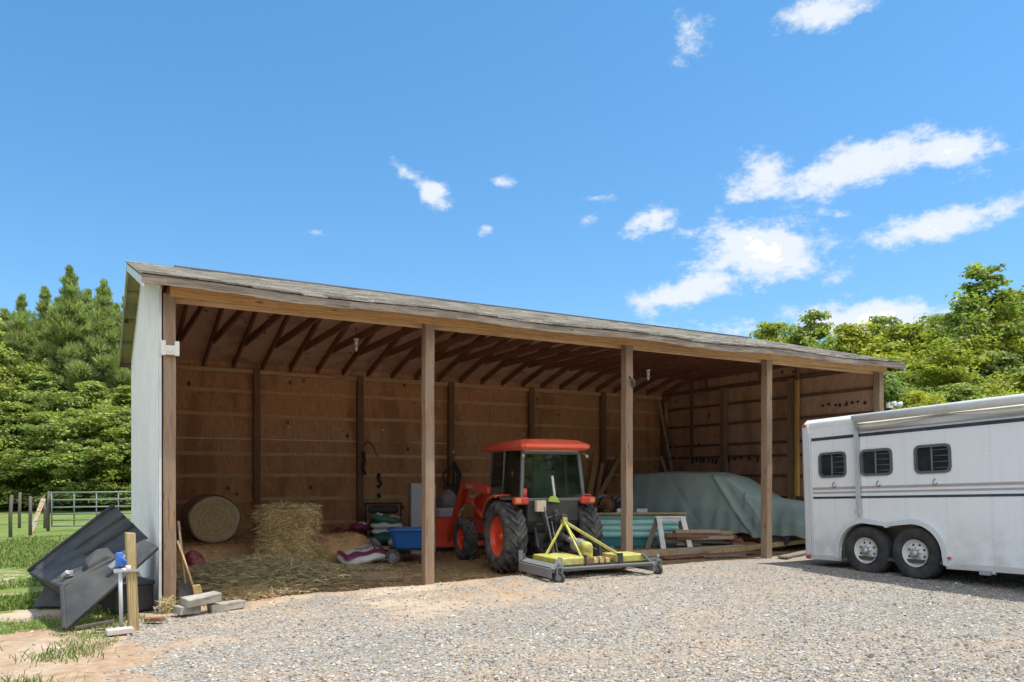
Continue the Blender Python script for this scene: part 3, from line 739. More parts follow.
# fenders
for s in (-1, 1):
    f = MB()
    poly = []
    for k in range(13):
        a = R(112 - 92 * k / 12)
        poly.append((.66*math.cos(a)*-1*-1, .59 + .66*math.sin(a)))
    vs = []
    for (yy, zz) in poly:
        for xx in (.46, .85): vs.append((s*xx, yy, zz))
    fs = [(i*2, i*2+1, i*2+3, i*2+2) for i in range(12)]
    f.add(vs, fs, True)
    P('fender', f, black_p, solid=.02)
    f2 = MB(); vs = []
    for k in range(9):
        a = R(150 - 68 * k / 8)
        for xx, rr in ((.62, .682), (.86, .676), (.875, .64)): vs.append((s*xx, rr*math.cos(a)*-1, .59 + rr*math.sin(a)))
    fs = [(i*3+j, i*3+j+1, (i+1)*3+j+1, (i+1)*3+j) for i in range(8) for j in range(2)]
    f2.add(vs, fs, True); P('fender_trim', f2, orange, solid=.02)
    tb = MB(); tb.box((s*.60, -.46, 1.185), (.25, .12, .12)); P('lamp_housing', tb, orange, bevel=.03, seg=3)
    tl = MB(); tl.box((s*.55, -.525, 1.185), (.11, .02, .075)); P('tail_lamp', tl, red_lens, bevel=.008)
    tl = MB(); tl.box((s*.66, -.525, 1.185), (.09, .02, .075)); P('indicator_lamp', tl, amber, bevel=.008)
    wl = MB(); wl.bar((s*.54, Y0 - .02, 1.96), (s*.57, Y0 - .09, 1.91), .015, .015); wl.lathe([(0, .02), (.028, .015), (.022, -.02), (0, -.025)], 12, (s*.57, Y0 - .10, 1.90), Matrix.Rotation(R(-90), 3, 'Z')); P('work_lamp', wl, chrome)
# three-point hitch, hoses, drawbar
h = MB()
for s in (-1, 1):
    h.bar((s*.20, -.15, .42), (s*.40, -.95, .36), .035, .07); h.bar((s*.24, -.12, .98), (s*.36, -.62, .44), .03, .03)
    h.bar((s*.16, -.1, 1.0), (s*.26, -.42, 1.02), .05, .05)
h.tube([(0, -.2, .80), (.0, -.95, .86)], .025); h.box((0, -.5, .36), (.07, .8, .04)); h.tube([(0, -.28, .60), (0, -.42, .60)], .06, 12)
P('three_point_hitch', h, dark_metal)
hs = MB(); random.seed(11)
for k in range(7):
    x0 = random.uniform(-.32, .30); x1 = x0 + random.uniform(-.15, .2); z0 = random.uniform(.8, 1.0)
    hs.tube([(x0, -.25, z0), (x0 + .03, -.42, z0 + .03), ((x0 + x1)/2, -.55, z0 - .10), (x1, -.50, z0 - .30), (x1 * .8, -.35, .5)], .013, 6)
P('hydraulic_hoses', hs, black_p)
va = MB(); va.box((-.22, -.33, .86), (.14, .12, .12)); va.box((.12, -.30, .92), (.2, .1, .1)); va.tube([(-.3, -.4, 1.05), (-.12, -.42, .9), (.2, -.4, .98)], .016); P('valve_block', va, steel_grey, bevel=.01)
bx = MB(); bx.box((-.28, -.52, 1.10), (.17, .10, .18)); P('number_plate_lamp', bx, paint('lamp_white', (.75, .62, .5), .4, (.7, .3, .1), .5, scale=9), bevel=.015)
sm = MB(); sm.prism([(-.12, 1.17), (.09, 1.15), (.05, 1.23), (-.01, 1.27), (-.09, 1.24)], -.475, -.46, 'y'); P('reflector_panel', sm, lime_green)
rd = MB(); rd.tube([(-.50, -.38, 1.24), (-.50, -.38, 1.38)], .045, 12); P('beacon', rd, red_lens)
ws = MB(); ws.bar((.02, Y0 - .02, 1.26), (.0, Y0 + .03, 1.58), .03, .03); P('wiper', ws, white_p)
# perforated exhaust guard on the right rear corner
eg = MB(); eg.bar((.62, .95, .95), (.60, .95, 1.96), .15, .03, up=(0, 1, 0)); P('exhaust_guard', eg, steel_grey)
# front loader
la = MB()
for s in (-1, 1):
    la.bar((s*.50, 1.18, .60), (s*.50, 1.05, 1.18), .07, .20, up=(0, 1, 0))
la.bar((-.5, 1.2, .62), (.5, 1.2, .62), .12, .12)
P('loader_mount', la, orange, bevel=.01)
ld = thing('loader', None, None); ld.parent = T
for s in (-1, 1):
    ar = MB(); ar.prism([(1.00, 1.26), (1.02, 1.38), (1.15, 1.42), (2.32, 1.49), (2.48, 1.44), (2.58, 1.32), (3.33, .42), (3.38, .28), (3.24, .24), (3.17, .34), (2.46, 1.22), (2.30, 1.33), (1.2, 1.26)], s*.56 - .04, s*.56 + .04)
    a_ = P('loader_arm', ar, orange, ld, bevel=.012)
    cy = MB(); cy.tube([(s*.56, 1.1, .75), (s*.56, 1.75, 1.0)], .042, 12); cy.tube([(s*.56, 1.75, 1.0), (s*.56, 2.3, 1.24)], .022, 10); P('lift_cylinder', cy, orange, ld)
    cy = MB(); cy.tube([(s*.46, 2.35, 1.36), (s*.46, 2.95, .92)], .036, 12); cy.tube([(s*.46, 2.95, .92), (s*.46, 3.38, .60)], .02, 10); P('tilt_cylinder', cy, orange, ld)
xb = MB(); xb.tube([(-.56, 2.75, 1.08), (.56, 2.75, 1.08)], .05, 12); P('cross_tube', xb, orange, ld)
bk = MB()
bk.prism([(3.30, .12), (3.32, .70), (3.42, .74), (3.46, .30), (3.58, .17), (4.02, .12), (4.02, .09), (3.5, .08)], -.86, .86)
for s in (-1, 1): bk.prism([(3.32, .10), (3.34, .72), (3.42, .74), (3.72, .55), (4.0, .12)], s*.86 - .012, s*.86 + .012)
P('bucket', bk, orange, ld, bevel=.006)
def lettering(txt, size, loc, rot, mt, parent, name='lettering', ext=.001):
    c = bpy.data.curves.new(name, 'FONT'); c.body = txt; c.size = size; c.extrude = ext; c.align_x = 'CENTER'; c.align_y = 'CENTER'
    c.materials.append(mt); o = bpy.data.objects.new(name, c); COL.objects.link(o); me = bpy.data.meshes.new_from_object(o); bpy.data.objects.remove(o); me.materials.clear(); me.materials.append(mt)
    o = bpy.data.objects.new(name, me); COL.objects.link(o); o.location = loc; o.rotation_euler = rot; o.parent = parent; return o
lettering('Kubota', .12, (-.604, 1.95, 1.39), (R(90), 0, R(-90)), white_p, ld)

# ------------------------------------------------------------------ finishing mower behind the tractor (local: +y towards tractor)
Mw = thing('mower', 'lime yellow and grey three-point finishing mower deck on caster wheels behind the tractor', 'mower', (5.72, -.28, .085), -R(3.5))
def Q(name, m, mt, **k): return m.build(name, mt, Mw, **k)
d = MB()
d.prism([(-.74, -.30), (-.86, -.12), (-.86, .28), (-.70, .46), (.70, .46), (.80, .28), (.80, -.12), (.72, -.30)], .16, .22, 'z')
Q('deck', d, steel_grey, bevel=.01)
for s in (-1, 1):
    sk = MB()
    sk.slab([(s*.88, -.52, .07), (s*.88, .48, .07), (s*.88, .48, .20), (s*.88, -.52, .20)], .03)
    sk.slab([(s*.88, -.52, .20), (s*.88, .48, .20), (s*.80, .44, .245), (s*.80, -.44, .245)], .02)
    sk.bar((s*.88, .45, .16), (s*.82, .58, .36), .07, .03); sk.bar((s*.88, -.50, .15), (s*.70, -.44, .34), .07, .03)
    Q('side_skirt', sk, steel_grey, bevel=.006)
rr_ = MB(); rr_.bar((-.90, -.52, .20), (.90, -.50, .20), .04, .025); rr_.bar((-.9, -.50, .175), (.9, -.48, .175), .012, .035); rr_.bar((-.88, .46, .18), (.88, .46, .18), .05, .05); Q('frame', rr_, steel_grey, bevel=.005)
for (xa, xb, yb) in ((-.76, -.24, .30), (.28, .76, .02)):
    c_ = MB(); c_.box(((xa + xb)/2, (-.42 + yb)/2, .275), (xb - xa, yb + .42, .105)); Q('belt_cover', c_, lime, bevel=.015)
c_ = MB(); c_.box((.02, -.22, .255), (.40, .26, .07)); Q('belt_cover', c_, paint('rusty_lime', (.55, .52, .22), .6, (.30, .13, .06), .9, scale=9), bevel=.01)
sp_ = MB()
for x in (-.1, 0, .1, .2): sp_.tube([(x, -.32, .22), (x, -.32, .31)], .035, 10)
sp_.box((-.16, -.3, .26), (.12, .12, .08)); Q('pulley', sp_, rust)
gbx = MB(); gbx.lathe([(0, -.10), (.05, -.10), (.08, -.06), (.085, .06), (.06, .10), (0, .10)], 20, (-.08, -.12, .44), Matrix.Rotation(R(80), 3, 'Z')); gbx.box((-.08, -.1, .36), (.16, .16, .12)); Q('gearbox', gbx, lime, bevel=.01)
sh_ = MB(); sh_.lathe([(.06, .0), (.10, .03), (.11, .14), (.095, .20)], 20, (-.09, -.02, .45), Matrix.Rotation(R(92), 3, 'Z')); sh_.tube([(-.09, .1, .46), (.0, .95, .58)], .045, 12); Q('drive_shaft', sh_, steel_grey)
af = MB(); apex = Vector((-.22, .30, .80))
for (x, y, z, r_) in ((-.66, .1, .30, .022), (-.30, -.42, .24, .022), (.36, -.42, .30, .025), (-.12, -.10, .36, .018)):
    af.bar(apex, (x, y, z), r_*1.1, r_*1.7)
af.box(apex, (.07, .09, .12)); Q('a_frame', af, lime, bevel=.004)
tp_ = MB(); tp_.bar((-.22, .30, .84), (-.05, .62, .92), .05, .05); tp_.box((-.22, .32, .87), (.09, .07, .08)); tp_.tube([(-.27, .30, .88), (-.38, .30, .98)], .012); Q('top_link', tp_, dark_metal)
for x in (-.28, .34, .30):
    cl = MB(); cl.bar((x, -.44, .17), (x, -.41, .36), .03, .05, up=(0, 1, 0)); Q('clamp', cl, black_metal)
for s in (-1, 1):
    lk_ = MB(); lk_.bar((s*.42, .30, .30), (s*.40, .55, .34), .04, .06); lk_.bar((s*.42, .30, .22), (s*.42, .32, .46), .03, .06); Q('lower_link', lk_, dark_metal)
lk_ = MB(); lk_.tube([(-.40, .28, .32), (-.43, .42, .75), (-.46, .5, 1.02)], .012); Q('stabiliser_rod', lk_, steel_grey)
lk_ = MB(); lk_.tube([(-.34, .28, .32), (-.36, .44, .8)], .010); Q('stabiliser_rod', lk_, steel_grey)
for (x, y, rz) in ((-.80, -.58, .5), (1.00, -.42, .15), (-.78, .56, 0), (.86, .56, 0)):
    f = MB(); f.bar((x - (.10 if x < 0 else .16) * (1 if x > 0 else -1), y + .10, .22), (x, y, .25), .05, .04)
    for s in (-1, 1): f.bar((x + s*.035, y, .075), (x + s*.035, y, .22), .012, .04, up=(0, 1, 0))
    f.box((x, y, .225), (.09, .05, .02)); f.tube([(x, y, .22), (x, y, .31)], .02, 8)
    fo = Q('caster_fork', f, steel_grey)
    wv = MB(); tyre(wv, .085, .055, .045, 0, 20, .012); wo = wv.build('caster_wheel', rubber_dusty, fo); wo.location = (x, y, .08); wo.rotation_euler = (0, 0, rz)
    hbb = MB(); hbb.tube([(-.03, 0, 0), (.03, 0, 0)], .045, 14); hh = hbb.build('hub', steel_grey, Mw); hh.location = (x, y, .08); hh.rotation_euler = (0, 0, rz)

# ------------------------------------------------------------------ horse trailer (local: side wall in x = 0 facing -x, +y is the tail)
Tr = thing('horse_trailer', 'white slant-load horse trailer with grey stripes, three barred windows and rolled side awning', 'trailer', (9.60, -2.58, .075), rot=(-.039, 0, R(-1.5)))
def U(name, m, mt, parent=None, **k): return m.build(name, mt, parent if parent else Tr, **k)
def mat_trailer():
    t = NT('trailer_skin'); v = t.coord()
    sp = t.new('ShaderNodeSeparateXYZ'); t.link(v, sp.inputs[0])
    seam = t.math('ABSOLUTE', t.math('SUBTRACT', t.math('FRACT', t.math('MULTIPLY', sp.outputs[1], 1 / .61)), .5))
    sm_ = t.rng(seam, .0, .012, 1, 0)
    st = t.noise(t.coord((1, 9, .8)), 1.5, 6, .65); gr = t.noise(v, 3, 6, .65)
    low = t.rng(sp.outputs[2], .25, .95, 1, 0)
    c = t.mix(t.rng(st, .45, .75, 0, .35), (.82, .835, .845), (.70, .715, .73))
    c = t.mix(t.math('MULTIPLY', t.rng(gr, .40, .65), t.math('MULTIPLY', low, .6)), c, (.42, .42, .36))
    c = t.mix(t.math('MULTIPLY', sm_, .18), c, (.30, .32, .34))
    w = t.noise(t.coord((1, 2.5, .6)), 1.3, 3)
    vs_ = t.math('MULTIPLY', t.rng(seam, .018, .022, 0, 1), t.rng(seam, .034, .038, 1, 0)); dz = t.math('ABSOLUTE', t.math('SUBTRACT', t.math('FRACT', t.math('MULTIPLY', sp.outputs[2], 16)), .5)); rv_ = t.math('MULTIPLY', vs_, t.rng(dz, .18, .22, 1, 0)); c = t.mix(t.math('MULTIPLY', rv_, .22), c, (.34, .35, .36))
    riv = t.voro(t.coord((1, 40, 40), loc=(0, 0, 0)), 1.0, rnd=0)
    t.col(c); t.set(Roughness=.26); b = t.bump(w, .25, .02); t.bump(sm_, .3, -.004, b); return t.m
tskin = mat_trailer()
YT, YN = 1.50, -5.2; ZB_, ZT_ = .235, 2.375; W = 2.1
# side wall with real window openings
wins = [(.70, 1.19), (-.10, .41), (-.99, -.48)]; zw0, zw1 = 1.535, 1.91
# wheel opening outline (a flat-topped double arch)
arch = [(-.86, ZB_)]
for k in range(0, 13): a = R(0 + 100 * k / 12); arch.append((-.40 - .445*math.cos(a), .355 + .44*math.sin(a)))
arch += [(-.06, .76), (0, .73), (.06, .76)]
for k in range(0, 13): a = R(80 + 100 * k / 12); arch.append((.40 - .445*math.cos(a), .355 + .44*math.sin(a)))
arch.append((.86, ZB_))
def side_wall(x, skin=True):
    bm = bmesh.new()
    outer = [(YN, ZB_), *[p for p in arch], (YT, ZB_), (YT, ZT_), (YN, ZT_)]
    vs = [bm.verts.new((x, a, b)) for a, b in outer]; edges = [bm.edges.new((vs[i], vs[(i+1) % len(vs)])) for i in range(len(vs))]
    for (a, b) in wins:
        q = [(a, zw0), (b, zw0), (b, zw1), (a, zw1)]; w = [bm.verts.new((x, *p)) for p in q]; edges += [bm.edges.new((w[i], w[(i+1) % 4])) for i in range(4)]
    bmesh.ops.triangle_fill(bm, edges=edges, use_beauty=True)
    me = bpy.data.meshes.new('side_wall'); bm.to_mesh(me); bm.free(); me.materials.append(tskin)
    o = bpy.data.objects.new('side_wall', me); COL.objects.link(o); o.parent = Tr
    m = o.modifiers.new('s', 'SOLIDIFY'); m.thickness = .03; m.offset = 0; return o
side_wall(.015); side_wall(W - .015)
b = MB(); b.slab([(.0, YT - .02, ZB_), (W, YT - .02, ZB_), (W, YT - .02, ZT_), (0, YT - .02, ZT_)], .03); b.slab([(.03, YN + .02, ZB_), (.4, YN - .6, ZB_), (.4, YN - .6, ZT_), (.03, YN + .02, ZT_)], .03); b.slab([(.4, YN - .6, ZB_), (W - .4, YN - .6, ZB_), (W - .4, YN - .6, ZT_), (.4, YN - .6, ZT_)], .03); b.slab([(W - .4, YN - .6, ZB_), (W - .03, YN + .02, ZB_), (W - .03, YN + .02, ZT_), (W - .4, YN - .6, ZT_)], .03)
U('end_wall', b, tskin)
rf = MB()
prof = [(-.005, ZT_ - .02), (.01, ZT_ + .06), (.09, ZT_ + .12), (.5, ZT_ + .16), (W / 2, ZT_ + .175), (W - .5, ZT_ + .16), (W - .09, ZT_ + .12), (W - .01, ZT_ + .06), (W + .005, ZT_ - .02)]
rf.add([(x, y, z) for y in (YT + .01, YN - .6) for x, z in prof], [(i, i+1, 9+i+1, 9+i) for i in range(8)] + [tuple(range(9)), tuple(range(9, 18))], False)
U('roof', rf, paint('trailer_roof', (.80, .80, .79), .4, (.5, .48, .42), .3), bevel=.02)
fl_ = MB(); fl_.box((W/2, (YT + YN)/2, ZB_ + .02), (W - .08, YT - YN - .1, .05)); fl_.box((.035, (YT - .88 + 1.76)/2 + .02, ZB_ - .02), (.09, YT - .88, .07)) if False else None
U('floor', fl_, dark_metal)
rl_ = MB(); rl_.box((.02, (YT + .88)/2, ZB_ - .01), (.08, YT - .88, .085)); rl_.box((.02, (YN - .88)/2, ZB_ - .01), (.08, -.88 - YN, .085)); rl_.box((W - .02, (YT + YN)/2, ZB_ - .01), (.08, YT - YN, .085))
U('bottom_rail', rl_, paint('rail_alu', (.62, .62, .60), .45, (.4, .36, .3), .4), bevel=.008)
cp_ = MB(); cp_.prism([(-.02, YT - .10), (-.02, YT + .0), (.02, YT + .05), (.09, YT + .05), (.09, YT - .10)], ZB_ - .05, ZT_ + .04, 'z'); cp_.tube([(-.03, YT - .14, ZB_), (-.03, YT - .14, ZT_ - .1)], .012, 6)
U('corner_post', cp_, white_p, bevel=.015)
hp = MB(); hp.box((-.008, YT - .04, ZT_ + .02), (.05, .06, .05)); U('marker_lamp', hp, red_lens, bevel=.008)
hp = MB(); hp.box((-.032, YT - .05, ZB_ - .005), (.02, .09, .035)); hp.box((-.03, -.93, ZB_ + .10), (.02, .06, .035)); U('marker_lamp', hp, red_lens)
navy = paint('navy_stripe', (.03, .045, .075), .35); grey_stripe = paint('grey_stripe', (.42, .40, .42), .35); tan_stripe = paint('taupe_stripe', (.45, .38, .37), .35)
for (z, h, mt) in ((2.155, .05, navy), (1.195, .035, navy), (1.345, .04, tan_stripe), (1.275, .03, grey_stripe)):
    s = MB(); s.box((-.0025, (YT - .16 + YN)/2, z), (.005, YT - .16 - YN, h)); U('stripe', s, mt)
bar_grey = paint('bar_grey', (.16, .17, .18), .4); win_frame = paint('window_frame', (.10, .11, .12), .45); rim_white = paint('rim_white', (.72, .71, .68), .4, (.3, .25, .2), .5, scale=9)
for (a, b) in wins:
    f = MB(); c = .07
    def rr2(a, b, z0, z1, c, x):
        o = []
        for (cx_, cz_, s0) in ((b - c, z1 - c, 0), (a + c, z1 - c, 90), (a + c, z0 + c, 180), (b - c, z0 + c, 270)):
            for k in range(5): t_ = R(s0 + 22.5 * k); o.append((x, cx_ + c*math.cos(t_), cz_ + c*math.sin(t_)))
        return o
    e = .018
    o1 = rr2(a - e, b + e, zw0 - e, zw1 + e, c + e, -.018); i1 = rr2(a + .02, b - .02, zw0 + .02, zw1 - .02, c - .02, -.018)
    o2 = [(.0, p[1], p[2]) for p in o1]; i2 = [(.03, p[1], p[2]) for p in i1]; n = len(o1)
    f.add(o1 + i1 + o2 + i2, [(i, (i+1) % n, n+(i+1) % n, n+i) for i in range(n)] + [(i, 2*n+i, 2*n+(i+1) % n, (i+1) % n) for i in range(n)] + [(n+i, n+(i+1) % n, 3*n+(i+1) % n, 3*n+i) for i in range(n)])
    wo = U('window', f, win_frame)
    g = MB(); g.box((.022, (a+b)/2, (zw0+zw1)/2), (.006, b - a - .02, zw1 - zw0 - .02)); U('pane', g, tr_glass, wo)
    g = MB(); g.box((.016, (a+b)/2 + .02, (zw0+zw1)/2), (.02, .022, zw1 - zw0 - .03))
    for k in range(4): zz = zw0 + .06 + k * .085; g.tube([(.018, a + .03, zz), (.018, (a+b)/2, zz)], .005, 6)
    U('window_bars', g, bar_grey, wo)
    hk = MB(); yc = (a + b)/2 - .03; hk.tube([(-.01, yc, 1.44), (-.04, yc, 1.42), (-.045, yc + .015, 1.37), (-.03, yc - .02, 1.35), (-.01, yc - .03, 1.38)], .006, 6); U('tie_ring', hk, dark_metal)
# awning
aw = MB(); aw.tube([(-.10, .42, ZT_ + .03), (-.10, YN, ZT_ + .03)], .065, 14); U('awning_roll', aw, paint('awning_vinyl', (.78, .77, .73), .55, (.5, .44, .32), .5))
aw = MB(); aw.grid(lambda u, v: (-.03 - .07*math.sin(v*math.pi*.5) , .42 + (YN - .42)*u, ZT_ - .03 - v*.10*(abs(math.sin(u*9 + 1)) * .8 + .1) * (1 if u < .5 else .5)), 40, 4); U('awning_flap', aw, paint('awning_vinyl_loose', (.66, .64, .58), .6, (.4, .36, .25), .5), solid=.004)
aw = MB(); aw.box((-.015, (.52 + YN)/2, ZT_ - .05), (.03, .52 - YN, .04)); aw.box((-.012, (.52 + YN)/2, ZT_ - .16), (.022, .52 - YN, .02)); U('awning_rail', aw, chrome)
ar = MB(); ar.box((-.05, .45, 1.69), (.045, .055, 1.48)); ar.box((-.085, .45, 1.75), (.02, .03, 1.3)); ar.box((-.06, .45, 2.42), (.12, .07, .08)); ar.tube([(-.08, .45, .99), (-.08, .41, .93), (-.06, .45, .9)], .015); ar.box((-.06, .45, .97), (.07, .08, .06)); U('awning_arm', ar, paint('arm_alu', (.50, .53, .55), .4, (.3, .3, .3), .3), bevel=.005)
# fender rim following the arch
fr2 = MB(); n = len(arch)
out = []
for i, (a, b) in enumerate(arch):
    cc = -.40 if a < 0 else .40
    dv = Vector((a - cc, b - .36)); dv = dv.normalized() * (.07 if abs(a) > .1 else .05)
    if abs(a) < .1: dv = Vector((0, .06))
    out.append((a + dv.x, b + dv.y))
vs = [(-.012, a, b) for a, b in arch] + [(-.045, a, b) for a, b in arch] + [(-.045, *p) for p in out] + [(-.0, *p) for p in out]
fr2.add(vs, [(k*n+i, k*n+i+1, (k+1)*n+i+1, (k+1)*n+i) for k in range(3) for i in range(n-1)], False); U('wheel_arch', fr2, white_p)
wi = MB(); wi.add([(.06, a, b + .01) for a, b in arch] + [(.5, a, b + .01) for a, b in arch], [(i, i+1, n+i+1, n+i) for i in range(n-1)]); wi.slab([(.46, -.9, ZB_), (.46, .9, ZB_), (.46, .9, .9), (.46, -.9, .9)], .01)
U('wheel_well', wi, paint('well_paint', (.32, .28, .20), .8))
for y in (-.405, .405):
    for x, s in ((.115, -1), (W - .115, 1)):
        w_ = MB(); tyre(w_, .378, .21, .205, 0, 44, .035)
        for q in (-.05, 0, .05): pass
        wo = U('wheel', w_, rubber_dusty); wo.location = (x, y, .372)
        rm = MB(); rm.lathe([(.20, s*.10), (.185, s*.092), (.175, s*.06), (.16, s*.045), (.09, s*.06), (.075, s*.075), (.05, s*.08), (.045, s*.12), (0, s*.125)], 36)
        rm.lathe([(.20, -s*.09), (.18, -s*.09), (.175, s*.06)], 36)
        ro = rm.build('rim', rim_white, wo)
        hl_ = MB()
        for k in range(8):
            a = 2 * math.pi * (k + .5) / 8; c0 = Vector((s*.052, .125*math.cos(a), .125*math.sin(a)))
            hl_.tube([c0, c0 + Vector((s*.006, 0, 0))], .018, 10)
        hl_.build('hand_hole', dark_metal, wo); hl_ = MB()
        hl_.lathe([(.055, s*.06), (.055, s*.10), (.055, s*.13), (.03, s*.15), (0, s*.15)], 16)
        for k in range(8):
            a = 2 * math.pi * k / 8; hl_.tube([(s*.07, .075*math.cos(a), .075*math.sin(a)), (s*.10, .075*math.cos(a), .075*math.sin(a))], .010, 6)
        hl_.build('hub', chrome, wo)
ax_ = MB()
for y in (-.405, .405): ax_.tube([(.15, y, .372), (W - .15, y, .372)], .04, 10)
U('axle', ax_, dark_metal)
jk = MB(); jk.tube([(W/2, YN - .9, .5), (W/2, YN - .9, -.02)], .04); jk.bar((W/2, YN - .5, .28), (W/2, YN - 1.5, .42), .12, .12); U('tongue', jk, dark_metal)
dt = MB(); dt.tube([(-.02, -1.48, .17), (-.02, -1.55, .17)], .02); dt.box((-.02, -1.42, .17), (.05, .14, .06)); U('latch', dt, chrome)
stp = MB(); stp.box((-.10, -2.25, .12), (.22, .5, .03)); stp.bar((0, -2.1, .22), (-.1, -2.1, .12), .03, .02); U('step', stp, white_p)

# ================================================================== things in and around the shed
hay_light = (.56, .46, .24); hay_dark = (.30, .23, .11)
def mat_attr(name, rough=.9, trans=0.0):
    t = NT(name); at = t.new('ShaderNodeAttribute'); at.attribute_name = 'tint'
    t.col(at.outputs['Color']); t.set(Roughness=rough, Specular_IOR_Level=.15)
    if trans:
        tr = t.new('ShaderNodeBsdfTranslucent'); t.link(at.outputs['Color'], tr.inputs[0])
        mx = t.new('ShaderNodeMixShader'); mx.inputs[0].default_value = trans
        t.link(t.b.outputs[0], mx.inputs[1]); t.link(tr.outputs[0], mx.inputs[2]); t.link(mx.outputs[0], t.out.inputs['Surface'])
    return t.m
straw_mat = mat_attr('straw', .85, .15)
def strands(pos, dirs, length, width, droop, cols):
    """each strand: bent strip of 2 quads. pos, dirs (n,3)"""
    n = len(pos); up = np.array([0, 0, 1.0])
    side = np.cross(dirs, rng.normal(size=(n, 3))); side /= np.linalg.norm(side, axis=1)[:, None] + 1e-6
    L = length[:, None]; w = width[:, None]
    bend = rng.normal(size=(n, 3)) * .25
    p0 = pos; p1 = pos + dirs * L * .5 + bend * L * .25; p2 = pos + dirs * L + bend * L * .2 - up * (droop[:, None]) * L
    V = np.stack([p0 - side*w, p0 + side*w, p1 - side*w, p1 + side*w, p2 - side*w*.5, p2 + side*w*.5], 1).reshape(-1, 3)
    b = np.arange(n)[:, None] * 6
    F = np.concatenate([b + np.array([0, 1, 3, 2]), b + np.array([2, 3, 5, 4])], 0)
    return V, F, np.repeat(cols, 6, 0)
def hay_cols(n, a=hay_dark, b=(.66, .55, .30)):
    t = rng.random((n, 1)); return np.array(a) * (1 - t) + np.array(b) * t
def unit(n):
    d = rng.normal(size=(n, 3)); return d / np.linalg.norm(d, axis=1)[:, None]
def mat_hay(name, ca, cb, sc=14):
    t = NT(name); v = t.coord(); n = t.noise(t.coord((1, 1, 2.2)), sc, 8, .8, 1.5); n2 = t.noise(v, 3, 5, .6)
    c = t.mix(t.rng(n, .35, .66), ca, cb); c = t.mix(t.rng(n2, .45, .7, 0, .5), c, tuple(x * .55 for x in ca))
    t.col(c); t.set(Roughness=.95, Specular_IOR_Level=.1); t.bump(n, .9, .03); return t.m
hay_body = mat_hay('hay_body', (.40, .28, .12), (.72, .56, .29))

# round bale lying on the bedding ledge
rb = thing('round_hay_bale', 'round tightly rolled hay bale lying on its side against the back wall', 'hay bale', (1.13, 4.62, .80))
def mat_roll():
    t = NT('bale_face'); v = t.coord(); sp = t.new('ShaderNodeSeparateXYZ'); t.link(v, sp.inputs[0])
    r = t.math('SQRT', t.math('ADD', t.math('POWER', sp.outputs[0], 2), t.math('POWER', sp.outputs[2], 2)))
    n = t.noise(v, 9, 6, .75, .8)
    rr = t.math('FRACT', t.math('ADD', t.math('MULTIPLY', r, 11), t.math('MULTIPLY', n, 4.5)))
    n3 = t.noise(v, 45, 5, .8)
    c = t.mix(t.rng(rr, .1, .9, 0, .8), (.50, .36, .17), (.95, .76, .43)); c = t.mix(t.rng(n3, .38, .65, 0, .6), c, (.68, .58, .34))
    c = t.mix(t.rng(r, .345, .40, 0, .7), c, (.66, .62, .45))
    t.col(c); t.set(Roughness=.95); b = t.bump(rr, .5, .02); t.bump(n3, .6, .015, b); return t.m
b = MB(); M_ = Matrix.Rotation(R(90), 3, 'Z'); prof = [(0, -.02)] + [(.05 + .37*k/9, -.02 + .012*math.sin(k*2.2)) for k in range(10)] + [(.435, .03), (.44, .1), (.445, .6), (.44, 1.1), (.42, 1.18), (0, 1.2)]
vs0 = len(b.v); b.lathe(prof, 48, M=M_)
b.v = [(x*(1 + .03*math.sin(5*math.atan2(z, x))), y, z*.97 if z < 0 else z*.96) for x, y, z in b.v]
b.build('bale', mat_roll(), rb)
nb = MB(); nb.lathe([(.448, .06), (.452, .1), (.457, .6), (.452, 1.1), (.44, 1.17)], 48, M=M_); nb.v = [(x*(1 + .03*math.sin(5*math.atan2(z, x))), y, z*.97) for x, y, z in nb.v]
nb.build('net_wrap', paint('net_wrap', (.30, .24, .14), .7, (.5, .40, .22), .5, scale=12), rb)

# shaggy upright bale
sb = thing('loose_hay_bale', 'tall shaggy square stack of loose pale hay standing on the shed floor', 'hay bale', (2.04, 2.95, .02), -R(20))
random.seed(3)
b = MB()
def hb_fn(u, v):
    a = 2*math.pi*u; e = 4.0
    z = v * 1.08
    c, s = math.cos(a), math.sin(a); k = (abs(c)**e + abs(s)**e) ** (-1/e)
    wob = 1 + .05*math.sin(3*a + z*4) + .04*math.sin(7*a - z*9)
    rr = (.44 - .03*z + .03*math.sin(z*8)) * wob
    if v > .94: rr *= (1 - v) / .06 * .25 + .75
    return (c*k*rr*1.02, s*k*rr*.85, z)
b.grid(hb_fn, 40, 16); b.add([hb_fn(i/40, 1) for i in range(40)], [tuple(range(40))])
b.build('hay_core', hay_body, sb)
n = 11000; u = rng.random(n); v = rng.random(n); P_ = np.array([hb_fn(a, c) for a, c in zip(u, v)])
top = rng.random(n) < .22; P_[top, 0] *= rng.random(top.sum()); P_[top, 1] *= rng.random(top.sum()); P_[top, 2] = 1.07
d = unit(n); out = P_.copy(); out[:, 2] = 0; out /= (np.linalg.norm(out, axis=1)[:, None] + 1e-6); d[:, 2] *= .55; d[:, 2] *= .6; d = d * .8 + out * .10; d[top, 2] = np.abs(d[top, 2]) * .6
d /= np.linalg.norm(d, axis=1)[:, None]
V, F, Cc = strands(P_ - d*.03, d, rng.uniform(.05, .18, n), rng.uniform(.003, .006, n), rng.uniform(0, .3, n), hay_cols(n, (.34, .26, .12), (.92, .76, .44)))
np_mesh('hay_wisps', V, F, straw_mat, sb, Cc)

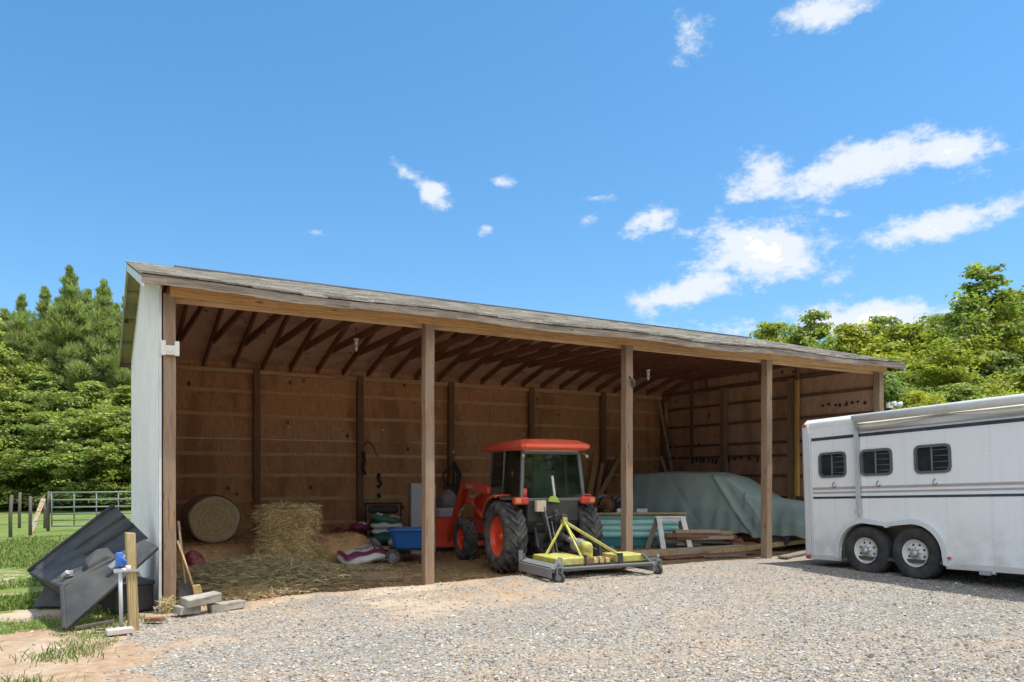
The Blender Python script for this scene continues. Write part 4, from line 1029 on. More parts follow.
hay_brown = mat_hay('hay_brown', (.62, .37, .18), (.92, .64, .36), 10)
random.seed(14)
for lab_, loc_, sz_, rz_ in (('flat brown old hay flake under the round bale', (1.10, 3.80, .20), (1.5, .6, .42), R(4)), ('brown matted hay block between the shaggy bale and the feed sacks', (3.10, 3.95, .25), (1.1, .7, .52), R(-6)), ('low brown hay block right behind the shaggy bale', (2.2, 4.1, .18), (.8, .5, .34), R(8))):
    fk = thing('hay_flake', lab_, 'hay', loc_, rz_, 'brown matted hay blocks along the back')
    m = MB()
    def ff(u, v, s_=sz_, q_=random.uniform(0, 6)):
        a = 2*math.pi*u; c, s = math.cos(a), math.sin(a); e = 5; k = (abs(c)**e + abs(s)**e)**(-1/e)
        b_ = math.pi*(v - .5); r = abs(math.cos(b_))**.3
        w_ = 1 + .04*math.sin(5*a + q_) + .03*math.sin(11*a + v*9 + q_)
        return (c*k*r*s_[0]/2*w_, s*k*r*s_[1]/2*w_, math.copysign(abs(math.sin(b_))**.6, math.sin(b_))*s_[2]/2*(1 + .08*math.sin(4*a + q_)))
    m.grid(ff, 48, 20); m.build('hay_core', hay_brown, fk)
    n = 2600; P_ = np.array([ff(a, c) for a, c in zip(rng.random(n), rng.uniform(.25, 1, n))]); d = unit(n); d[:, 2] *= .4
    V, F, Cc = strands(P_, d, rng.uniform(.04, .12, n), rng.uniform(.002, .004, n), rng.uniform(0, .3, n), hay_cols(n, (.40, .24, .11), (.82, .58, .32)))
    np_mesh('hay_wisps', V, F, straw_mat, fk, Cc)
# loose hay over the floor of the left bay: nobody could count it
def floor_hay(name, n, fx, cols, zadd=.0, ln=(.06, .24), flat=.22):
    x, y = fx(n); z = ground_z(x, y)
    d = unit(n); d[:, 2] = np.abs(d[:, 2]) * flat; d /= np.linalg.norm(d, axis=1)[:, None]
    hgt = rng.random(n) * zadd
    V, F, Cc = strands(np.stack([x, y, z + .004 + hgt], 1), d, rng.uniform(*ln, n), rng.uniform(.002, .0045, n), rng.uniform(0, .25, n), cols)
    o = np_mesh(name, V, F, straw_mat, None, Cc); tag(o, kind='stuff'); return o
def blob(cx_, cy_, sx_, sy_):
    def f(n): return rng.normal(cx_, sx_, n), np.clip(rng.normal(cy_, sy_, n), .15, 6.2)
    return f
floor_hay('loose_hay', 16000, blob(1.2, 1.3, .66, .40), hay_cols(16000, (.24, .20, .11), (.56, .48, .29)), .22)
floor_hay('loose_hay', 9000, lambda n: (rng.uniform(.15, 4.6, n), rng.uniform(.35, 4.2, n) ), hay_cols(9000, (.26, .19, .10), (.54, .42, .25)), .02)
floor_hay('loose_hay', 11000, lambda n: (rng.uniform(.2, 3.8, n), rng.uniform(3.9, 6.3, n) ), hay_cols(11000, (.46, .28, .15), (.84, .60, .34)), .02)
floor_hay('straw_heap', 3600, blob(1.15, .55, .26, .14), hay_cols(3600, (.50, .38, .18), (.86, .70, .42)), .06, (.05, .16))
floor_hay('straw_tuft', 260, lambda n: (rng.normal(-.03, .05, n), rng.normal(-.10, .02, n)), hay_cols(260, (.50, .42, .20), (.85, .74, .45)), .16, (.04, .10), .9)
floor_hay('loose_hay', 2600, lambda n: (rng.uniform(5.0, 9.5, n), rng.uniform(.4, 5.5, n)), hay_cols(2600, (.30, .23, .13), (.52, .42, .25)), .01, (.05, .18))

# ---- soft sacks
def sack(name, label, mt, loc, size, rz=0, rx=0, ry=0, group=None, panels=None, seed=0, cat='sack'):
    t = thing(name, label, cat, loc, rot=(rx, ry, rz), group=group)
    random.seed(seed); L_, W_, H_ = size
    ph = [random.uniform(0, 6) for _ in range(6)]
    def pt(u, v, g=0.0):
        # superellipsoid pillow
        a = 2*math.pi*u; c, s = math.cos(a), math.sin(a); e = 3.2; k = (abs(c)**e + abs(s)**e) ** (-1/e)
        b_ = math.pi*(v - .5); cb_, sb_ = math.cos(b_), math.sin(b_)
        r = abs(cb_) ** .55
        x = c*k*r*L_/2; y = s*k*r*W_/2
        z = (math.copysign(abs(sb_) ** .8, sb_)) * H_/2 * (1 - .55*max(abs(2*x/L_), abs(2*y/W_))**4)
        z += H_*.07*math.sin(9*x/L_ + ph[0])*math.sin(7*y/W_ + ph[1]) + H_*.05*math.sin(17*x/L_ + ph[2])
        q = 1 + g
        return (x*q, y*q, z*q + H_/2)
    m = MB(); m.grid(lambda u, v: pt(u, v), 36, 18); m.build('sack_body' , mt, t)
    for (x0, x1, y0, y1, mt2) in (panels or []):
        p = MB()
        def fn(u, v, x0=x0, x1=x1, y0=y0, y1=y1):
            x = (x0 + (x1 - x0)*u)*L_/2; y = (y0 + (y1 - y0)*v)*W_/2
            z = H_/2 * (1 - .55*max(abs(2*x/L_), abs(2*y/W_))**4) * (1 - .12*(2*y/W_)**4)*1.0 + H_*.07*math.sin(9*x/L_ + ph[0])*math.sin(7*y/W_ + ph[1]) + H_*.05*math.sin(17*x/L_ + ph[2]) + .006
            # follow the pillow's fall-off towards the edge
            ex = max(abs(2*x/L_), abs(2*y/W_)); z -= H_*.5*max(0, ex - .8)*.9
            return (x, y, z + H_/2)
        p.grid(fn, 16, 10); p.build('print_panel', mt2, t, fixn=False)
    return t
sack_white = paint('sack_white', (.70, .70, .72), .45, (.4, .36, .3), .3, scale=6, bump=.3); sack_purple = paint('sack_purple', (.20, .025, .10), .45, (.3, .2, .2), .25, scale=6)
sack_green = paint('sack_green', (.04, .20, .12), .45, (.3, .3, .25), .2, scale=6); sack_teal = paint('sack_teal', (.02, .13, .13), .6, (.1, .1, .08), .4, scale=6)
sack_grey = paint('sack_grey', (.34, .33, .33), .6, (.2, .16, .12), .5, scale=6, bump=.3); sack_red = paint('sack_red', (.26, .02, .035), .55, (.45, .4, .36), .55, scale=16, bump=.4)
sack('feed_sack', 'white and purple feed sack lying on the floor right of the shaggy hay', sack_white, (3.42, 3.35, .05), (.88, .56, .24), R(4), R(14), -R(7), panels=[(-.9, .9, -.82, -.35, sack_purple), (-.88, -.72, -.8, .8, sack_purple), (.70, .86, -.8, .8, sack_purple), (-.3, .45, .0, .35, sack_grey)], seed=1)
sack('feed_sack', 'green and white feed sack on top of the piled sacks', sack_green, (4.22, 4.45, .66), (.62, .45, .17), -R(30), 0, R(10), panels=[(.35, .92, -.8, .8, sack_white), (-.5, -.1, -.8, .3, sack_white)], seed=2)
sack('feed_sack', 'green and white feed sack in the middle of the piled sacks', sack_white, (4.27, 4.45, .53), (.64, .45, .16), -R(25), panels=[(-.9, -.3, -.8, .8, sack_green), (.2, .5, -.8, .8, sack_green)], seed=3)
sack('feed_sack', 'white feed sack with green end at the bottom of the pile', sack_white, (4.3, 4.45, .40), (.66, .45, .16), -R(32), panels=[(.3, .9, -.8, .8, sack_green)], seed=4)
sack('feed_sack', 'white and purple crumpled feed sack left of the green sacks', sack_purple, (3.78, 4.62, .50), (.40, .30, .16), R(30), panels=[(-.2, .5, -.8, .6, sack_white)], seed=5)
sack('feed_sack', 'dull teal sack slumped in front of the piled sacks', sack_teal, (4.12, 4.05, .30), (.50, .40, .20), R(12), seed=6)
sack('grey_sack', 'pale grey plastic sack slumped between the purple sack and the blue cart', sack_grey, (3.75, 4.0, .06), (.52, .42, .34), R(40), seed=7)
sack('grey_sack', 'small grey plastic bag against the front of the blue cart', sack_grey, (3.92, 3.10, .32), (.22, .16, .16), R(10), seed=8)
sack('mesh_sack', 'red and grey crumpled mesh sack leaning just inside the left corner post', sack_red, (.50, 2.55, .16), (.46, .56, .24), R(80), R(66), 0, seed=9)
# dark low bench with sacks and rags
bn = thing('low_rack', 'low dark rack loaded with dark rags behind the purple feed sack', 'rack', (3.98, 4.9, .0), -R(25))
m = MB(); m.box((0, 0, .36), (1.1, .55, .05)); m.build('rack_top', dark_metal, bn, bevel=.01)
for sx, sy in ((-1, -1), (1, -1), (-1, 1), (1, 1)):
    m = MB(); m.box((sx*.50, sy*.24, .16), (.05, .05, .36)); m.build('leg', dark_metal, bn)
random.seed(4)
rag = thing('rag_pile', 'pile of dark rags and cushions on the left end of the low rack', 'rags', (3.52, 5.02, .385), -R(25))
m = MB(); m.grid(lambda u, v: ((u-.5)*.42, (v-.5)*.38, .14*math.sin(math.pi*u)**.5*math.sin(math.pi*v)**.5 + .04*math.sin(u*11+v*7)), 22, 16); m.build('rags', sack_red, rag, solid=.02)
rag.children[0].name = 'rags'

# garden cart
gc = thing('garden_cart', 'blue poly garden dump cart on black wheels half behind the second post', 'cart', (4.20, 3.0, .04), -R(25))
blue_p = paint('blue_poly', (.012, .12, .42), .4, (.12, .14, .2), .3)
def tub_fn(m, L0, W0, L1, W1, z0, z1, lip=.03):
    def rg(L_, W_, z, c=.06): return [(-L_/2+c, -W_/2, z), (L_/2-c, -W_/2, z), (L_/2, -W_/2+c, z), (L_/2, W_/2-c, z), (L_/2-c, W_/2, z), (-L_/2+c, W_/2, z), (-L_/2, W_/2-c, z), (-L_/2, -W_/2+c, z)]
    rs = [rg(L0, W0, z0), rg(L1, W1, z1), rg(L1+lip*2, W1+lip*2, z1+.004), rg(L1+lip*2, W1+lip*2, z1-.02)]
    vs = [v for r_ in rs for v in r_]
    m.add(vs, [(i*8+j, i*8+(j+1) % 8, (i+1)*8+(j+1) % 8, (i+1)*8+j) for i in range(3) for j in range(8)] + [tuple(range(8))[::-1]])
m = MB(); tub_fn(m, .56, .42, .74, .60, .27, .60); m.build('tub', blue_p, gc, solid=.012)
m = MB(); m.box((0, 0, .24), (.7, .34, .03)); m.bar((-.35, 0, .22), (-.35, 0, .10), .5, .03, up=(0, 1, 0)); m.bar((-.3, -.2, .13), (-.3, .2, .13), .03, .03); m.tube([(-.30, -.28, .13), (-.30, .28, .13)], .012); m.tube([(.30, -.28, .13), (.30, .28, .13)], .012); m.tube([(-.4, 0, .2), (-.62, -.1, .24), (-.70, -.12, .42)], .015); m.build('chassis', black_metal, gc)
for x in (-.30, .30):
    for y in (-.28, .28):
        m = MB(); tyre(m, .13, .075, .06, 0, 24, .02); w_ = m.build('wheel', rubber, gc); w_.location = (x, y, .13); w_.rotation_euler = (0, 0, R(90))
        m = MB(); m.tube([(-.03, 0, 0), (.03, 0, 0)], .06, 14); m.build('rim', steel_grey, w_)
cb_ = thing('cardboard_box', 'small open cardboard box on the floor beside the blue cart', 'box', (4.0, 3.42, .0), R(20))
m = MB(); m.slab([(-.15, -.12, 0), (.15, -.12, 0), (.15, -.12, .30), (-.15, -.12, .30)], .008); m.slab([(-.15, .12, .0), (.15, .12, 0), (.15, .12, .30), (-.15, .12, .30)], .008); m.slab([(-.15, -.12, 0), (-.15, .12, 0), (-.15, .12, .3), (-.15, -.12, .3)], .008); m.slab([(.15, -.12, 0), (.15, .12, 0), (.15, .12, .3), (.15, -.12, .3)], .008); m.box((0, 0, .01), (.29, .23, .008))
m.build('box_walls', paint('cardboard', (.48, .33, .18), .8), cb_)
m = MB(); m.slab([(-.15, -.12, .3), (.15, -.12, .3), (.16, -.22, .26), (-.14, -.22, .26)], .005); m.build('flap', MATS['cardboard'], cb_)

# white cabinet, black generator, tote
ca = thing('metal_cabinet', 'pale grey upright metal cabinet standing behind the second post', 'cabinet', (5.10, 4.68, .0), -R(14))
m = MB(); m.box((0, 0, .72), (.50, .5, 1.42)); m.build('cabinet_body', paint('cabinet_grey', (.56, .57, .58), .4, (.3, .25, .2), .3), ca, bevel=.008)
m = MB(); m.box((0, -.262, .74), (.46, .02, 1.34)); dr = m.build('door', MATS['cabinet_grey'], ca, bevel=.005)
m = MB(); m.box((.2, -.285, .8), (.025, .025, .14)); m.build('handle', chrome, dr)
ge = thing('generator', 'black portable generator standing left of the pale cabinet', 'generator', (4.52, 5.35, .0), -R(20))
m = MB()
for s in (-1, 1):
    m.tube([(-.36, s*.24, .30), (-.36, s*.24, 1.0), (.36, s*.24, 1.0), (.36, s*.24, .30), (-.36, s*.24, .30)], .02, 8); m.tube([(s*.36, -.24, 1.0), (s*.36, .24, 1.0)], .02)
m.build('tube_frame', black_p, ge)
m = MB(); m.box((-.1, 0, .55), (.34, .36, .40)); m.tube([(.06, 0, .55), (.30, 0, .55)], .16, 16); m.build('engine', black_metal, ge, bevel=.02)
m = MB(); m.box((0, 0, .88), (.62, .40, .16)); m.build('fuel_tank', black_p, ge, bevel=.05, seg=3)
m = MB(); m.box((0, 0, .16), (.6, .45, .30)); m.build('base_crate', dark_metal, ge, bevel=.01)
to = thing('storage_tote', 'white plastic tote with raised rim standing behind the loader bucket', 'tote', (5.80, 5.10, .0), R(5))
m = MB(); tub_fn(m, .50, .40, .60, .48, .0, .86); m.build('tub', white_p, to)
m = MB(); m.box((0, 0, .88), (.66, .54, .04)); m.build('lid', white_p, to, bevel=.01)
sack('grey_sack', 'bulging pale grey sack standing on top of the white tote', sack_grey, (5.86, 5.12, .90), (.42, .36, .36), R(20), seed=12)

# broom and shovel just inside the corner post, concrete blocks
br = thing('broom', 'worn wooden-handled broom leaning on the inside of the left corner post', 'broom', (.30, .14, .02))
m = MB(); m.tube([(-.02, 0, .22), (-.20, -.02, .80)], .015); m.build('handle', lumber_tan, br)
m = MB(); m.prism([(-.04, .25), (.05, .26), (.12, .0), (.00, .0)], -.03, .03, 'y'); m.build('bristles', hay_body, br, bevel=.01)
sv = thing('shovel', 'dark flat shovel leaning on the left corner post beside the broom', 'shovel', (.17, .16, .0))
m = MB(); m.tube([(.02, 0, .30), (-.06, -.02, 1.05)], .016); m.build('handle', lumber_x, sv)
m = MB(); m.slab([(-.08, -.02, .0), (.11, -.02, .02), (.10, .0, .32), (-.04, .0, .33)], .01); m.build('blade', dark_metal, sv)
conc = paint('concrete', (.46, .43, .38), .9, (.16, .13, .10), .8, scale=7, bump=.9)
def block(label, loc, size, rot, seed):
    random.seed(seed); t = MB(); a, b_, c_ = [s/2 for s in size]
    t.grid(lambda u, v: (0, 0, 0), 1, 1) if False else None
    n_ = 10
    for (ax, sg) in ((0, 1), (0, -1), (1, 1), (1, -1), (2, 1), (2, -1)):
        def fn(u, v, ax=ax, sg=sg):
            p = [0, 0, 0]; o_ = [i for i in range(3) if i != ax]; p[ax] = sg; p[o_[0]] = 2*u - 1; p[o_[1]] = 2*v - 1
            q = Vector((p[0]*a, p[1]*b_, p[2]*c_)); k = 1 - .05*(abs(p[0]*p[1]) + abs(p[1]*p[2]) + abs(p[0]*p[2]))
            w = .006*(math.sin(q.x*61 + seed) + math.sin(q.y*83 + q.z*70 + seed)); q *= k; q.z += w; return q
        t.grid(fn, n_, n_, False)
    t = MB(); t.box((0, 0, 0), size); rj = [random.uniform(-.012, .012) for _ in range(24)]; t.v = [(x + rj[i*3], y + rj[i*3+1], z + rj[i*3+2]*.6) for i, (x, y, z) in enumerate(t.v)]; o = t.build('concrete_block', conc, bevel=.012); o.location = loc; o.rotation_euler = rot; tag(o, label, 'block', 'broken concrete blocks by the corner post'); return o
block('broken concrete block lying on top of the others by the corner post', (.30, -.42, .185), (.38, .22, .095), (R(3), R(-6), R(14)), 1)
block('broken concrete block at the bottom right of the small stack by the corner post', (.58, -.34, .075), (.38, .22, .09), (R(-2), R(-3), R(6)), 2)
block('dark broken concrete block at the bottom left of the small stack', (.16, -.38, .075), (.24, .18, .09), (0, R(2), R(20)), 3)

ps = thing('plywood_sheet', 'worn plywood sheet lying flat on the floor left of the second post', 'plywood sheet', (2.75, 1.55, .035), R(-8))
m = MB(); m.grid(lambda u, v: ((u-.5)*1.25, (v-.5)*.9, .02*math.sin(u*3) + .006*math.sin(v*9)), 10, 8, False); m.build('sheet', lumber_x, ps, solid=.014)
m = MB(); m.box((.05, -.47, .005), (1.2, .04, .03)); m.build('edge_strip', rafter_wood, ps)
for lab_, a_, b2_ in (('dark pole half buried in the hay in front of the shaggy bale', (1.0, 1.75, .10), (2.75, 1.25, .06)), ('short dark pole in the hay crossing in front of the feed sack', (2.5, 2.5, .06), (3.4, 1.9, .05))):
    c_ = (Vector(a_) + Vector(b2_))/2; m = MB(); m.tube([Vector(a_) - c_, Vector((.05, .02, .01)), Vector(b2_) - c_], .035, 8); o = m.build('pole', fence_wood); o.location = c_; tag(o, lab_, 'pole')
m = MB(); m.tube([(.32*math.cos(a), .26*math.sin(a), .02 + .05*math.sin(a)) for a in [R(-20) + R(220)*k/20 for k in range(21)]], .022, 8); o = m.build('rubber_hose', black_p); o.location = (1.05, 2.75, .06); tag(o, 'curved black rubber hose half buried in hay below the round bale', 'hose')
# things on the back wall
def wallthing(name, label, cat, parts, loc=(0, 0, 0)):
    t = thing(name, label, cat, loc)
    for nm, m, mt in parts: m.build(nm, mt, t)
    return t
m1 = MB(); m1.tube([(4.70, 6.40, 2.13), (4.80, 6.36, 1.9), (4.92, 6.38, 1.66)], .016); m2 = MB(); m2.tube([(4.42, 6.42, 2.20), (4.50, 6.38, 2.32), (4.58, 6.38, 2.32), (4.66, 6.38, 2.22), (4.71, 6.40, 2.12)], .012)
wallthing('hay_hook', 'long curved hay hook with pale handle hanging on the back wall', 'hook', [('handle', m1, chrome), ('hook', m2, black_metal)])
m1 = MB(); m1.tube([(4.42, 6.36, 2.1), (4.44, 6.33, 1.9), (4.40, 6.33, 1.75), (4.46, 6.33, 1.6)], .035)
wallthing('strap', 'black strap hanging on the wall post left of the hay hook', 'strap', [('strap_loop', m1, black_metal)])
m1 = MB(); m1.tube([(4.80, 6.42, 1.62), (4.78, 6.38, 1.5), (4.84, 6.38, 1.40), (4.76, 6.38, 1.32)], .04); m1.tube([(4.78, 6.40, 1.18), (4.80, 6.37, 1.10)], .045)
wallthing('tack', 'small dark halter hanging low on the back wall under the hay hook', 'halter', [('halter_strap', m1, black_metal)])
m1 = MB(); random.seed(9)
for k in range(7):
    x0 = 6.64 + random.uniform(-.1, .14); m1.tube([(6.62, 6.36, 1.9), (x0, 6.28, 1.6), (x0 + random.uniform(-.08, .08), 6.26, 1.35), (6.68, 6.28, 1.15 + random.uniform(-.2, .15))], .018, 6)
m1.tube([(6.52 + .22*math.cos(a)*1.0, 6.30, 1.55 + .2*math.sin(a)) for a in [2*math.pi*k/16 for k in range(17)]], .02)
wallthing('harness', 'tangled dark harness and ropes hanging on the wall post above the loader arm', 'harness', [('straps', m1, black_metal)])
m1 = MB(); m1.lathe([(0, -.02), (.04, 0), (.035, .03), (0, .04)], 12, (6.61, 6.38, 2.13), Matrix.Rotation(R(90), 3, 'Z'))
wallthing('insulator', 'small white knob screwed to the wall post above the harness', 'knob', [('knob', m1, white_p)])

# leaning boards behind the tractor
def plank(label, a, b_, w, th, mt, up=(0, 1, 0), group='planks leaning on the back wall', name='plank', cat='plank'):
    a, b_ = Vector(a), Vector(b_); c = (a + b_)/2; m = MB(); m.bar(a - c, b_ - c, w, th, up); o = m.build(name, mt, None, bevel=.004); o.location = c; return tag(o, label, cat, group)
plank('short upright pale plank nearest the tractor cab among the planks leaning on the back wall', (10.05, 6.1, .1), (10.03, 6.35, 1.68), .16, .04, lumber_tan)
plank('longest pale plank of the group leaning behind the tractor', (9.95, 5.9, .2), (10.72, 6.42, 2.12), .15, .04, lumber_tan)
plank('narrow brownish plank leaning right of the longest pale one', (10.1, 5.8, .2), (10.92, 6.42, 1.90), .10, .04, lumber_tan)
plank('thin brown plank leaning in the middle of the planks behind the tractor', (10.3, 5.8, .3), (11.15, 6.40, 1.98), .09, .04, rafter_wood)
plank('flattest leaning plank, furthest right behind the third post', (9.75, 5.5, .5), (11.5, 6.40, 2.10), .12, .04, lumber_tan)
# boards in the far corner
plank('long thin grey board standing in the far right corner', (12.95, 5.6, .1), (12.72, 6.3, 3.62), .08, .03, lumber_x, group='boards in the far corner')
plank('long thin brown board leaning diagonally in the far right corner', (13.0, 5.0, .2), (12.80, 6.2, 3.1), .07, .03, rafter_wood, group='boards in the far corner')
plank('short tan board leaning in the far corner just above the car cover', (12.75, 5.5, .4), (12.62, 6.1, 2.10), .08, .03, lumber_tan, group='boards in the far corner')
plank('short pale new board nailed high in the far right corner', (12.90, 6.20, 2.95), (12.90, 6.22, 3.58), .11, .03, stake_wood, group='boards in the far corner')
plank('bluish grey pole leaning on the middle post of the right wall', (12.85, 3.7, .4), (12.92, 4.08, 2.35), .05, .03, steel_grey, group=None, name='pole', cat='pole')
# dark cut-outs hanging in a row on the right wall
random.seed(8)
for (y0, y1, z, n_, kn) in ((4.15, 3.0, 2.02, 6, 'middle'), (5.45, 4.55, 1.98, 7, 'far'), (1.35, .35, 3.10, 8, 'near')):
    for k in range(n_):
        y = y0 + (y1 - y0)*k/(n_ - 1) + random.uniform(-.03, .03); h = random.uniform(.06, .14) if kn != 'near' else .04
        m = MB(); m.lathe([(0, -.02), (.024 + .010*(k % 2), -.015), (.03, .01), (0, .015)], 10, M=Matrix.Rotation(0, 3, 'Z')); m.v = [(x, yy, zz*h/.04) for x, yy, zz in m.v]
        o = m.build('hook_peg', black_metal); o.location = (SL - .03, y, z + random.uniform(-.03, .03))
        od = ('first', 'second', 'third', 'fourth', 'fifth', 'sixth', 'seventh', 'eighth')[k]
        tag(o, od + {'middle': ' small dark peg from the wall post, above the middle of the covered car', 'far': ' small dark peg from the far corner, above the tail of the covered car', 'near': ' tiny dark peg right of the yellow pole, high above the trailer tail'}[kn], 'peg', 'rows of dark pegs on the right wall')

# machinery junk
jk_ = thing('old_pump', 'old rusty engine with a round pulley wheel standing right of the tractor', 'engine', (9.20, 3.95, .09), -R(10))
m = MB(); m.box((0, 0, .40), (.55, .45, .60)); m.box((.28, .0, .75), (.30, .3, .25)); m.build('engine_block', dark_metal, jk_, bevel=.03)
m = MB(); m.lathe([(0, -.02), (.08, -.03), (.09, .0), (.15, .0), (.165, -.03), (.165, .03), (0, .03)], 24, (-.10, -.27, .86), Matrix.Rotation(R(70), 3, 'Z')); m.build('pulley', rust, jk_)
m = MB(); random.seed(2)
for k in range(6): m.tube([(random.uniform(-.4, .3), -.2, random.uniform(.6, .9)), (random.uniform(-.4, .4), -.3, random.uniform(.8, 1.05)), (random.uniform(-.2, .5), -.2, random.uniform(.6, 1.0))], .02, 6)
m.build('hoses', black_p, jk_)
m = MB(); m.tube([(.1, -.05, .95), (.45, .0, .98)], .09, 14); m.tube([(-.4, 0, .9), (-.1, 0, 1.05), (.1, 0, 1.0)], .05, 10); m.build('cylinder', steel_grey, jk_)
for i, (x, y, dx) in enumerate(((8.92, 3.0, .24), (9.28, 2.8, .22))):
    t = thing('carton', ['small white carton standing on the left end of the turquoise stack', 'small white carton on the turquoise stack next to the third post'][i], 'carton', (x, y, .79), -R(29 + 6*i), 'white cartons on the turquoise stack')
    m = MB(); m.box((0, 0, .05), (dx, .14, .10)); m.build('carton_body', white_p, t, bevel=.004)
    m = MB(); m.box((.0, 0, .103), (dx*.4, .15, .006)); m.build('lid', sack_grey, t)
# turquoise roofing panels stacked on edge
tq = thing('roofing_panels', 'stack of turquoise ribbed metal panels behind the third post', 'metal panels', (8.98, 2.82, .09), -R(29.3))
turq = paint('turquoise_panel', (.34, .72, .68), .4, (.5, .5, .42), .3, scale=2, fade=(.50, .78, .72)); teal_dark = paint('teal_panel', (.02, .22, .27), .45, (.1, .1, .1), .3)
for k in range(4):
    m = MB(); z0 = .20 + k*.125
    def fn(u, v, z0=z0, k=k): return (-1.0 + 2.0*u, -.05 - .045*math.sin(math.pi*v) + .02*k + .004*math.sin(u*20), z0 + .13*v)
    m.grid(fn, 30, 8); m.build('ribbed_panel', turq, tq, solid=.01)
m = MB(); m.grid(lambda u, v: (-1.02 + 2.04*u, -.03 + .006*math.sin(u*13), .02 + .19*v), 24, 3, False); m.build('dark_panel', teal_dark, tq, solid=.02)
m = MB(); m.box((0, .16, .36), (1.96, .28, .64)); m.build('stack_core', dark_metal, tq)
plank('long yellowish board lying along the top of the turquoise panels', (8.05, 3.22, .80), (9.95, 2.20, .80), .12, .035, stake_wood, up=(0, 0, 1), group=None, name='plank')

# white plastic sawhorse
shs = thing('sawhorse', 'white plastic sawhorse with splayed legs in front of the turquoise panels', 'sawhorse', (9.37, 2.02, .085), -R(29.3))
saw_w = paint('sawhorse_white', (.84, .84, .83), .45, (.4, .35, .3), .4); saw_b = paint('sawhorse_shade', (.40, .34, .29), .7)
m = MB(); m.box((0, 0, .665), (.62, .11, .035)); m.box((0, 0, .62), (.56, .06, .07)); m.build('top_rail', saw_w, shs, bevel=.008)
for sx in (-1, 1):
    for sy, mt in ((-1, saw_w), (1, saw_b)):
        m = MB(); x0 = sx*.24; x1 = sx*(.36 if sx > 0 else (.18 if sy < 0 else .42)); m.bar((x0, sy*.04, .66), (x1, sy*.26, .0), .10, .03, up=(0, 1, 0)); m.build('leg', mt, shs, bevel=.006)
# lumber
random.seed(21)
ds = ['topmost short brown board on the lumber pile beside the sawhorse', 'weathered grey board on top of the lumber pile with a yellow edge', 'reddish brown board in the middle of the lumber pile', 'thick tan board in the lumber pile left side', 'dark brown board low in the lumber pile', 'pale board low in the lumber pile sticking out to the right', 'bottom board of the lumber pile nearest the car cover', 'bottom board of the lumber pile nearest the long timbers', 'short dark offcut at the right end of the lumber pile', 'short tan offcut leaning at the left end of the lumber pile']
mts = [lumber_x, stake_wood, rafter_wood, lumber_x, rafter_wood, lumber_x, grey_x, rafter_wood, rafter_wood, lumber_x]
for k in range(10):
    lv = [4, 3.6, 3, 2.6, 2, 1.6, 0, 0, 1, 1][k]; z = .13 + lv*.085
    cxm = 10.05 + random.uniform(-.1, .15) - .06*lv; cym = 1.62 + random.uniform(-.12, .12)
    if k == 6: cym += .2
    if k == 7: cym -= .2
    L_ = [.9, 1.2, 1.4, 1.1, 1.3, 1.7, 1.6, 1.7, .5, .5][k]; a = R(-29 + random.uniform(-7, 9))
    dxy = Vector((math.cos(a), math.sin(a), random.uniform(-.03, .02))) * L_/2; c = Vector((cxm, cym, z))
    if k == 8: c += Vector((.45, -.35, 0))
    if k == 9: c += Vector((-.4, .2, 0))
    plank(ds[k], c - dxy, c + dxy, random.uniform(.10, .18), .07, mts[k], up=(0, 0, 1), group='boards in the lumber pile', name='board', cat='board')
plank('long thick weathered timber on the ground in front of the sawhorse', (7.35, 1.18, .17), (10.35, 1.02, .17), .15, .12, lumber_x, up=(0, 0, 1), group='long timbers on the ground inside the shed', name='timber', cat='timber')
plank('long yellowish timber on the ground crossing behind the fourth post', (9.2, .85, .14), (12.6, .75, .30), .14, .09, stake_wood, up=(0, 0, 1), group='long timbers on the ground inside the shed', name='timber', cat='timber')
plank('dark flat board on the ground in front of the long weathered timber', (8.1, .80, .12), (10.4, .66, .12), .20, .04, rafter_wood, up=(0, 0, 1), group='long timbers on the ground inside the shed', name='timber', cat='timber')
plank('thin grey board on the ground left of the fourth post', (8.9, .62, .115), (9.75, .42, .115), .12, .03, grey_x, up=(0, 0, 1), group='long timbers on the ground inside the shed', name='timber', cat='timber')
plank('pale flat plank on the gravel running from the fourth post towards the trailer', (9.95, -.28, .13), (11.4, .25, .13), .18, .035, grey_x, up=(0, 0, 1), group=None, name='plank')

